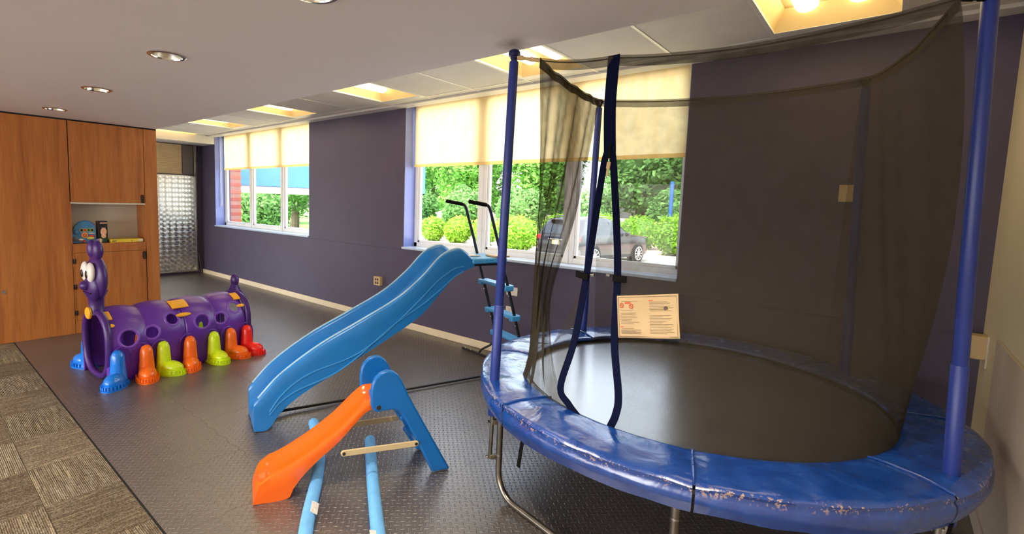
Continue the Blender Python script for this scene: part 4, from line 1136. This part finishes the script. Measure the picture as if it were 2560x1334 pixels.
# end rings: closed ovals
def ring(t0, wdt, lc_, rl_, rz_, name, tk=.026):
    m = MB(); n = 56
    def fn(u, v):
        a = 2*pi*u; k = 2*pi*v
        e = 2.6
        ca_, sa_ = cos(a), sin(a)
        l = lc_+(rl_-tk+tk*cos(k))*math.copysign(abs(ca_)**(2/e), ca_); z = .306+(rz_-tk+tk*cos(k))*math.copysign(abs(sa_)**(2/e), sa_)
        return cp(t0+wdt/2*sin(k), l, z)
    m.grid(fn, n, 10, wrap=True)
    return m.build(name, 'purple_dark', ct, smooth=True, angle=60)
ring(.018, .06, .012, .285, .304, 'head_arch'); ring(1.275, .06, .012, .285, .304, 'tail_arch')
# head on the front arch
hd = .028
m = MB()
m.ell(cp(hd+.012, 0, .875), (.165, .060, .200), Matrix((cl, ce, V((0, 0, 1)))).transposed(), 28, 20)
m.ell(cp(hd-.02, 0, .80), (.125, .055, .135), Matrix((cl, ce, V((0, 0, 1)))).transposed(), 24, 14)
hdo = m.build('head', 'purple_dark', ct, smooth=True, angle=70)
MB().tube([cp(hd, 0, .56), cp(hd, 0, .62), cp(hd, 0, .70), cp(hd, 0, .76)], [.075, .055, .06, .09], 16).build('neck', 'purple_dark', ct, smooth=True)
for sg in (-1, 1):
    MB().ell(cp(hd+.006, .062*sg, 1.115), (.048, .040, .085), Matrix((cl, ce, V((0, 0, 1)))).transposed(), 18, 14).build('antenna', 'purple_dark', ct, smooth=True)
    ey = MB().ell(cp(hd-.052, .058*sg, .930), (.062, .030, .085), Matrix((cl, ce, V((0, 0, 1)))).transposed(), 20, 14).build('eye', 'eye_white', hdo, smooth=True)
    MB().ell(cp(hd-.081, .05*sg, .915), (.022, .008, .034), Matrix((cl, ce, V((0, 0, 1)))).transposed(), 14, 10).build('pupil', 'eye_black', hdo, smooth=True)
MB().ell(cp(hd-.068, 0, .815), (.050, .050, .044), Matrix((cl, ce, V((0, 0, 1)))).transposed(), 18, 12).build('nose', 'purple_dark', hdo, smooth=True)
MB().tube([cp(hd-.066+.03*abs(a)**2*4, a*.5, .742+.05*abs(a)*1.6) for a in [-.16+.32*i/12 for i in range(13)]], .006, 6).build('mouth', 'eye_black', hdo, smooth=True)
MB().lathe([(0, .014), (.045, .014), (.052, .008), (.052, -.008)], 24, Matrix.Translation(cp(-.032, 0, .575)) @ (-ce).to_track_quat('Z', 'Y').to_matrix().to_4x4()).build('medallion', 'yellow_tab', ct, smooth=True, angle=40)
# tail
MB().tube([cp(1.285, 0, .56), cp(1.285, 0, .64), cp(1.29, 0, .68)], [.09, .045, .03], 16).build('tail_stem', 'purple_dark', ct, smooth=True)
MB().ell(cp(1.29, 0, .715), (.050, .040, .068), Matrix((cl, ce, V((0, 0, 1)))).transposed(), 18, 12).build('tail_knob', 'purple_dark', ct, smooth=True)
# yellow tabs
def ytab(t0, t1, a0, a1, name='clip_tab', lift=.010):
    def fn(u, v):
        t_ = t0+(t1-t0)*u; a = rad(a0+(a1-a0)*v); R = .285+lift
        return cp(t_, R*cos(a), .31+R*sin(a))
    MB().grid(fn, 4, 6).build(name, 'yellow_tab', ct, smooth=True, solid=.014, bevel=.003)
for tc in (.643,):
    ytab(tc-.075, tc+.075, 52, 76)
    MB().ell(cp(tc, .235, .485), (.022, .070, .014), Matrix((V((0, 0, 1))*.7-cl*.7, ce, cl*.7+V((0, 0, 1))*.7)).transposed(), 14, 10).build('clip_knob', 'yellow_tab', ct, smooth=True)
ytab(.012, .075, 48, 68); ytab(1.175, 1.245, 52, 74)
for tc in (.035, 1.215):
    MB().ell(cp(tc, .235, .485), (.020, .045, .014), Matrix((V((0, 0, 1))*.7-cl*.7, ce, cl*.7+V((0, 0, 1))*.7)).transposed(), 14, 10).build('clip_knob', 'yellow_tab', ct, smooth=True)
# boots: parts of the tunnel
def boot_mesh():
    m = MB()
    # sole flange
    def foot(sx, z0, z1, r0, r1):
        n = 28; rings = []
        for z, g in ((z0, r0), (z1, r1)):
            rings.append([V((.045*cos(2*pi*i/n)*0+(g+.062)*cos(2*pi*i/n)+.055, g*sin(2*pi*i/n), z)) for i in range(n)])
        b = len(m.v); m.v += rings[0]+rings[1]
        for i in range(n): m.f.append((b+i, b+(i+1) % n, b+n+(i+1) % n, b+n+i))
        m.f.append(tuple(b+i for i in range(n))[::-1]); m.f.append(tuple(b+n+i for i in range(n)))
    foot(0, .0, .012, .090, .092); foot(0, .012, .045, .078, .074)
    m.ell((.068, 0, .056), (.112, .070, .062), nu=24, nv=12)
    m.tube([(0, 0, .03), (0, 0, .10), (0, 0, .18), (0, 0, .24), (0, 0, .275), (0, 0, .292)], [.066, .060, .054, .050, .038, .016], 20)
    for i in range(16):
        a = -pi*.6+pi*1.2*i/15
        m.obox((.055+.145*cos(a), .084*sin(a), .028), V((.004*cos(a), .004*sin(a), 0)), V((-.006*sin(a), .006*cos(a), 0)), V((0, 0, .014)))
    return m
bm0 = boot_mesh()
proto_boot = None
def boot(x, y, yaw, mt, label=None):
    me = bpy.data.meshes.new('boot'); me.from_pydata([tuple(p) for p in bm0.v], [], bm0.f); me.materials.append(MATS[mt])
    bm = bmesh.new(); bm.from_mesh(me); bmesh.ops.recalc_face_normals(bm, faces=bm.faces); bm.to_mesh(me); bm.free()
    me.polygons.foreach_set('use_smooth', [True]*len(me.polygons)); me.set_sharp_from_angle(angle=rad(45))
    o = bpy.data.objects.new('boot', me); COL.objects.link(o); o.parent = ct
    o.location = V((x, y, 0))-V(ct.location); o.rotation_euler = (0, 0, yaw)
    if label: o['label'] = label
def near_boot(t, l, yaw, mt, lab): 
    p = cp(t, l, 0); boot(p.x, p.y, rad(yaw), mt, lab)
near_boot(.055, .335, -38, 'shoe_blue', 'blue boot under the head')
near_boot(.275, .335, -12, 'shoe_orange', 'orange boot nearest the head')
near_boot(.42, .325, 36, 'shoe_yellow', 'lime yellow boot with toe turned to the tail')
near_boot(.652, .330, -18, 'shoe_orange', 'orange boot at the middle joint')
near_boot(.88, .330, 10, 'shoe_yellow', 'lime yellow boot near the tail')
near_boot(1.055, .325, 34, 'shoe_orange', 'orange boot near the tail')
near_boot(1.225, .325, 30, 'shoe_red', 'red boot under the tail')
near_boot(.065, -.355, 200, 'shoe_blue', None)
for t_, mt in ((.26, 'shoe_yellow'), (.45, 'shoe_orange'), (.65, 'shoe_yellow'), (.88, 'shoe_orange'), (1.06, 'shoe_yellow'), (1.275, 'shoe_red')): near_boot(t_, -.33, 170, mt, None)
for t_ in (.10, .255, .405, .652, .875, 1.04, 1.245):
    pts = [cp(t_+.075*cos(a), cR(t_)+.004, .20+.105*sin(a)) for a in [pi*i/16 for i in range(17)]]
    pts = [pts[0]-V((0, 0, .09))]+pts+[pts[-1]-V((0, 0, .09))]
    MB().tube(pts, .011, 8).build('boot_arch', 'purple', ct, smooth=True)

# ================================================================== OUTSIDE
ZG = -.4
struct(B(-90, 40, YW+.3, 60, ZG-.3, ZG).build('parking_lot', 'asphalt'), 'grey asphalt parking lot outside the windows')
BED = [(-90, 15.3), (-11.0, 15.3), (-9.9, 20.3), (40, 20.3), (40, 90), (-90, 90)]
struct(MB().prism(BED, (0, 0, ZG+.05), (1, 0, 0), (0, 1, 0), (0, 0, 1), .10).build('planting_bed', 'mulch'), 'pinkish mulch bed beyond the kerb')
kb = MB()
for p, q in zip(BED[:3], BED[1:4]):
    d = (V(q+(0,))-V(p+(0,))); c = (V(p+(0,))+V(q+(0,)))/2; u_ = d.normalized()
    kb.obox(c+V((0, 0, ZG+.06)), u_*(d.length/2+.08), V((-u_.y, u_.x, 0))*.09, V((0, 0, .08)))
struct(kb.build('kerb', 'kerb', bevel=.02), 'concrete kerb along the parking lot')
struct(B(-90, -20, 10.0, 15.2, ZG-.2, ZG+.06).build('lawn', 'lawn'), 'mown lawn outside the farther window')
struct(B(-90, -19.5, 15.42, 60, ZG-.2, ZG+.13).build('lawn', 'lawn'), 'mown lawn under the trees')
def leaves(rng, blobs, n, size, tint_lo=0, tint_hi=1, zmin=None):
    vs, fs, tn = [], [], []
    tot = sum(b[1][0]*b[1][1]+b[1][0]*b[1][2] for b in blobs)
    for c, r in blobs:
        k = int(n*(r[0]*r[1]+r[0]*r[2])/tot)
        for _ in range(k):
            d = V((rng.gauss(0, 1), rng.gauss(0, 1), rng.gauss(0, 1))).normalized(); q = rng.uniform(.72, 1.03)
            p = V((c[0]+d.x*r[0]*q, c[1]+d.y*r[1]*q, c[2]+d.z*r[2]*q))
            if zmin is not None and p.z < zmin: continue
            a = V((rng.gauss(0, 1), rng.gauss(0, 1), rng.gauss(0, 1)*.7)).normalized(); b = a.cross(d+V((rng.gauss(0, .5), rng.gauss(0, .5), rng.gauss(0, .5)))).normalized()
            s_ = size*rng.uniform(.6, 1.35); i = len(vs)
            vs += [p-a*s_, p-b*s_*.42, p+a*s_, p+b*s_*.42]; fs.append((i, i+1, i+2, i+3))
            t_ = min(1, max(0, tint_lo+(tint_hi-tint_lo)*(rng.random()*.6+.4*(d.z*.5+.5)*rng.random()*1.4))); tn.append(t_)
    return vs, fs, tn
def leaf_obj(name, data, mt, par):
    vs, fs, tn = data
    me = bpy.data.meshes.new(name); me.from_pydata([tuple(p) for p in vs], [], fs); me.materials.append(MATS[mt])
    at = me.attributes.new('tint', 'FLOAT', 'FACE'); at.data.foreach_set('value', tn)
    o = bpy.data.objects.new(name, me); COL.objects.link(o); o.parent = par; return o
rng = random.Random(11)
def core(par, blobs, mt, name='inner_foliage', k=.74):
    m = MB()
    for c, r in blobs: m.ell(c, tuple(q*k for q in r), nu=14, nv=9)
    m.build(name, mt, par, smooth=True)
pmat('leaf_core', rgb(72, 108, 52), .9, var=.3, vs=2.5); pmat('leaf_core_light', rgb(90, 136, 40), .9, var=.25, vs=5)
def hedge(x, y, rx, rz, lab, n=5200):
    t = thing('hedge_shrub', lab, 'shrub', (x, y, ZG), group='clipped green shrubs along the parking lot', local=True)
    bl_ = [((0, 0, rz*1.02), (rx, rx*.9, rz))]
    for _ in range(7):
        a = rng.uniform(0, 2*pi); bl_.append(((rx*.45*cos(a), rx*.4*sin(a), rz*rng.uniform(.75, 1.35)), (rx*.62, rx*.6, rz*.6)))
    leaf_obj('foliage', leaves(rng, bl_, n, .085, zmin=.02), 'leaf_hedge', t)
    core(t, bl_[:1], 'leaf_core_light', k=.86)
    MB().tube([(0, 0, -.1), (.03, 0, rz*.6)], .05, 8).build('stem', 'bark', t)
HED = [(-17.3, 17.9, .62, .66, 'small clipped shrub just right of the blue awning end'), (-15.75, 18.1, .68, .70, 'clipped shrub seen left of the upright ladder handrail'),
       (-14.2, 18.2, .60, .72, 'clipped shrub seen behind the ladder handrail and window mullion'), (-11.75, 17.2, .95, .80, 'broad clipped shrub seen between the blue pole and the parked car'),
       (-12.3, 22.0, 1.0, .84, 'clipped shrub peeping over the roof of the parked car, left one'), (-10.75, 23.6, .92, .86, 'clipped shrub peeping over the roof of the parked car, right one'),
       (-8.85, 23.2, .95, .84, 'lime green shrub just right of the parked car hood'), (-6.55, 21.3, .92, .92, 'clipped shrub at the right edge of the window, right of the blue post')]
for h_ in HED: hedge(*h_)
def tree(x, y, h, r, lab, mt='leaf_tree', n=9000, low=.3, trunk=True, leaf=.17):
    t = thing('leafy_tree', lab, 'tree', (x, y, ZG), group='leafy trees beyond the parking lot', local=True)
    bl_ = [((0, 0, h*.58), (r, r, h*.42))]
    for _ in range(16):
        a = rng.uniform(0, 2*pi); q = rng.uniform(.35, .85)*r; zz = rng.uniform(low*h+.6, h*.92)
        f = 1-abs(zz/h-.5)*.7
        bl_.append(((q*cos(a)*f, q*sin(a)*f, zz), (r*rng.uniform(.32, .5), r*rng.uniform(.32, .5), r*rng.uniform(.26, .4))))
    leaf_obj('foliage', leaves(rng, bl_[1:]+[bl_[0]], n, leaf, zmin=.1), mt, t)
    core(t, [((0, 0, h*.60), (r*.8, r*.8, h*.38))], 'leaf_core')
    if trunk: MB().tube(poly3([(0, 0, -.1), (.1, .05, h*.25), (-.05, .1, h*.5), (.1, 0, h*.75)], 8), [.32, .28, .24, .21, .18, .15, .12, .08, .05], 10).build('trunk', 'bark', t, smooth=True)
TR = [(-35.0, 32.2, 9, 2.8, 'green tree just right of the blue awning end', 'leaf_tree', .05), (-27.4, 32.2, 9, 2.8, 'bright green tree in the left pane behind the ladder handrail', 'leaf_tree', .05),
      (-19.8, 32.2, 9, 2.8, 'green tree in the middle pane behind the hanging net', 'leaf_tree', .05), (-12.2, 32.2, 9, 2.8, 'green tree in the right pane behind the net door', 'leaf_dark', .05),
      (-39.0, 40.2, 12, 3.0, 'dark tall tree at the far left of the near window, behind the others', 'leaf_dark', .05), (-31.2, 40.2, 12, 3.0, 'tall tree farther back in the left pane of the near window', 'leaf_dark', .05),
      (-23.4, 40.2, 12, 3.0, 'tall tree farther back beside the blue foam pole', 'leaf_dark', .05), (-15.6, 40.2, 12, 3.0, 'tall dark tree farther back above the parked car', 'leaf_dark', .05), (-7.8, 40.2, 12, 3.0, 'tall tree farther back at the right end of the near window', 'leaf_tree', .05), (-4.6, 32.2, 9, 2.8, 'bright green tree at the right end of the near window', 'leaf_tree', .05),
      (-26.6, 26.0, 3.0, 1.55, 'low dark bush below the awning end', 'leaf_dark', .0), (-22.0, 26.0, 3.0, 1.55, 'low dark bush above the small clipped shrubs', 'leaf_dark', .0), (-17.5, 26.0, 3.0, 1.55, 'low dark bush right of the ladder handrail', 'leaf_dark', .0),
      (-13.0, 26.6, 3.0, 1.55, 'low dark bush behind the parked car roof', 'leaf_dark', .0), (-4.2, 26.4, 3.0, 1.55, 'low dark bush behind the rightmost shrub', 'leaf_dark', .0), (-8.4, 27.0, 3.0, 1.5, 'low dark bush behind the blue post', 'leaf_dark', .0),
      (-27.0, 15.9, 5.5, 2.2, 'green tree with a visible trunk at the right pane of the farther window', 'leaf_dark', .32), (-34.5, 19.5, 5.5, 2.8, 'loose green tree in the middle pane of the farther window', 'leaf_dark', .05),
      (-47.0, 25.0, 6.5, 3.4, 'dense green tree at the left pane of the farther window', 'leaf_dark', .1), (-40.6, 18.8, 2.4, 1.7, 'low green bush at the left pane of the farther window', 'leaf_tree', .0), (-23.5, 11.9, 2.3, 1.3, 'low bush on the lawn nearest the farther window', 'leaf_dark', .0), (-32.2, 13.3, 2.5, 1.35, 'low bush beneath the loose tree in the farther window', 'leaf_dark', .0)]
for a in TR: tree(a[0], a[1], a[2], a[3], a[4], a[5], 11000 if a[2] > 7 else 6000, a[6], a[6] > .02, .20 if a[1] > 28 else .15)

# awning wing
t = thing('awning_wing', 'blue flat awning with pale underside and brick pier outside the farther window', 'awning', (-12.4, 8, 0))
B(-14.2, -12.0, 4.6, 12.0, 1.895, 2.95).build('fascia', 'awning_blue', t, bevel=.01)
B(-14.1, -12.12, 4.62, 11.9, 1.735, 1.895).build('soffit', 'awning_soffit', t, bevel=.01)
pier = B(-11.6, -10.60, 4.62, 4.98, ZG, 3.1).build('brick_pier', 'mortar', t)
bme = None
for r in range(36):
    z = .35+r*.078
    if z > 3: break
    for x0 in ([-10.99, -10.785] if r % 2 else [-10.89]):
        if bme is None:
            bo = B(0, .195, 0, .37, 0, .065).build('brick', 'brick_mat', bevel=.004); bme = bo
        else:
            bo = bme.copy(); COL.objects.link(bo)
        bo.parent = pier; bo.location = V((x0, 4.615, z))-V(t.location)
# blue lamp post far behind
t = thing('lamp_post', 'slim blue post between the two right-hand shrubs', 'post', (-7.72, 23.9, ZG))
MB().tube([(-7.72, 23.9, ZG), (-7.72, 23.9, 2.9)], .09, 12).build('shaft', 'pole_blue', t, smooth=True)
MB().lathe([(.16, ZG), (.16, ZG+.25), (.10, ZG+.3)], 14, Matrix.Translation((-7.72, 23.9, 0))).build('base', 'kerb', t, smooth=True)

# parked SUV -------------------------------------------------------------
ca = rad(80); cf = V((cos(ca), sin(ca), 0)); cr = V((cf.y, -cf.x, 0)); CA0 = V((-8.327, 15.715, ZG))
car = thing('parked_car', 'black sport utility car parked in the lot, seen from behind', 'car', tuple(CA0))
def kp(s, l, z): return CA0+cf*s+cr*l+V((0, 0, z))
TOPP = [(-.92, .62), (-.90, .95), (-.86, 1.02), (-.60, 1.48), (-.45, 1.58), (-.1, 1.635), (.6, 1.65), (1.25, 1.60), (1.75, 1.36), (2.15, 1.08), (2.5, 1.03), (3.2, .96), (3.55, .82), (3.66, .6)]
def kz(s): return pl(s, TOPP)
def ksec(s):
    zt = kz(s); belt = min(zt-.01, 1.02)
    wb_ = .91 if -.7 < s < 3.2 else (.91-.10*((-.7-s)/.22) if s <= -.7 else .91-.16*((s-3.2)/.46)**2)
    wt = wb_-.20*max(0, (zt-1.02)/.63)-.02
    pts = [(wb_*.86, .22), (wb_*.985, .30), (wb_, .62), (wb_*.985, .9), (wb_*.95, belt), ((wb_*.95+wt)/2+.02, (belt+zt)/2), (wt, zt-.05), (wt-.07, zt-.005), (wt*.5, zt+.012), (0, zt+.018)]
    return pts+[(-a, b) for a, b in pts[:-1]][::-1]
SS = [-.92, -.90, -.86, -.75, -.6, -.45, -.25, 0, .3, .6, .95, 1.25, 1.5, 1.75, 1.95, 2.15, 2.5, 2.9, 3.2, 3.4, 3.55, 3.66]
m = MB(); k = len(ksec(0))
for s_ in SS: m.v += [kp(s_, l, z) for l, z in ksec(s_)]
for i in range(len(SS)-1):
    for j in range(k): m.f.append((i*k+j, i*k+(j+1) % k, (i+1)*k+(j+1) % k, (i+1)*k+j))
m.f.append(tuple(range(k))); m.f.append(tuple((len(SS)-1)*k+j for j in range(k))[::-1])
body = m.build('body', 'car_paint', car, smooth=True, angle=50)
def quad(name, P, mt, par=car, th=.012):
    P = [V(p) for p in P]; n = (P[1]-P[0]).cross(P[3]-P[0]).normalized(); c = sum(P, V((0, 0, 0)))/len(P)
    mm = MB(); mm.v = [p+n*th for p in P]+[p-n*th for p in P]; q = len(P)
    mm.f = [tuple(range(q)), tuple(range(q, 2*q))[::-1]]+[(i, (i+1) % q, q+(i+1) % q, q+i) for i in range(q)]
    return mm.build(name, mt, par)
def sw(s, z):   # half width of the side glass at height z
    zt = kz(s); belt = min(zt-.01, 1.02); wt = .91-.20*max(0, (zt-1.02)/.63)-.02
    if z <= belt: return .865
    mid = (belt+zt)/2
    if z <= mid: return .8645+((.8645+wt)/2+.02-.8645)*(z-belt)/(mid-belt)
    return (.8645+wt)/2+.02+(wt-(.8645+wt)/2-.02)*min(1, (z-mid)/(zt-.05-mid))
quad('rear_window', [kp(-.855, -.70, 1.06), kp(-.855, .70, 1.06), kp(-.615, .60, 1.44), kp(-.615, -.60, 1.44)], 'car_glass')
quad('windscreen', [kp(2.06, -.72, 1.12), kp(2.06, .72, 1.12), kp(1.34, .56, 1.56), kp(1.34, -.56, 1.56)], 'car_glass', th=.03)
for sg in (-1, 1):
    for (a0, a1, b0, b1) in ((-.48, .02, -.32, .02), (.10, .88, .10, .88), (.98, 1.92, .98, 1.38)):
        P = [kp(a0, sg*(sw(a0, 1.06)+.004), 1.06), kp(a1, sg*(sw(a1, 1.06)+.004), 1.06), kp(b1, sg*(sw(b1, 1.5)+.012), min(1.50, kz(b1)-.08)), kp(b0, sg*(sw(b0, 1.5)+.012), min(1.50, kz(b0)-.08))]
        quad('side_window', P, 'car_glass', th=.006)
    tl = MB(); tl.obox(kp(-.80, sg*.80, .93), cf*.11, cr*.10, V((0, 0, .085))); tl.build('tail_light', 'tail_red', car, bevel=.03)
    MB().obox(kp(-.905, sg*.68, .42), cf*.02, cr*.14, V((0, 0, .03))).build('reflector', 'tail_red', car, bevel=.006)
    MB().obox(kp(1.82, sg*1.0, 1.08), cf*.05, cr*.09, V((0, 0, .07))).build('side_mirror', 'car_paint', car, bevel=.03)
    MB().tube([kp(-.3, sg*.60, 1.66), kp(.5, sg*.60, 1.70), kp(1.1, sg*.58, 1.665)], .018, 8).build('roof_rail', 'steel_trim', car, smooth=True)
    for s_ in (.25, 1.15): MB().obox(kp(s_, sg*.905, .90), cf*.09, cr*.012, V((0, 0, .015))).build('door_handle', 'car_paint', car, bevel=.006)
    MB().obox(kp(1.35, sg*.90, .30), cf*.95, cr*.02, V((0, 0, .05))).build('sill_trim', 'car_trim', car, bevel=.01)
    for s_ in (0, 2.70):
        c = kp(s_, sg*.80, .345); Mw = Matrix.Translation(c) @ (cr*sg).to_track_quat('Z', 'Y').to_matrix().to_4x4()
        MB().lathe([(.40, -.10), (.40, .112), (.34, .118)], 32, Mw).build('wheel_arch', 'car_trim', car, smooth=True)
        wh = MB().lathe([(.20, -.1), (.33, -.10), (.345, -.06), (.345, .10), (.325, .135), (.25, .14)], 32, Mw).build('wheel', 'tyre', car, smooth=True)
        MB().lathe([(.25, .138), (.25, .15), (.225, .155), (.22, .11), (.0, .10)], 32, Mw).build('wheel_disc', 'car_trim', wh, smooth=True)
        sp_ = MB()
        for i in range(10):
            a = 2*pi*i/10; e = Mw.to_3x3() @ V((cos(a), sin(a), 0)); n_ = Mw.to_3x3() @ V((-sin(a), cos(a), 0)); z_ = Mw.to_3x3() @ V((0, 0, 1))
            MB.obox(sp_, c+e*.125+z_*.145, e*.105, n_*.018, z_*.012)
        sp_.lathe([(.05, .13), (.05, .165), (0, .17)], 16, Mw); sp_.lathe([(.255, .13), (.255, .158), (.225, .162), (.225, .13)], 32, Mw)
        sp_.build('wheel_rim', 'rim', wh)
quad('licence_plate', [kp(-.925, -.16, .72), kp(-.925, .16, .72), kp(-.915, .16, .86), kp(-.915, -.16, .86)], 'licence', th=.006)
MB().obox(kp(-.915, 0, .89), cf*.012, cr*.34, V((0, 0, .018))).build('chrome_strip', 'chrome', car, bevel=.004)
MB().obox(kp(-.90, 0, .40), cf*.05, cr*.86, V((0, 0, .12))).build('bumper', 'car_trim', car, bevel=.04)
MB().obox(kp(-.60, 0, 1.555), cf*.12, cr*.58, V((0, 0, .02))).build('spoiler', 'car_paint', car, bevel=.012)
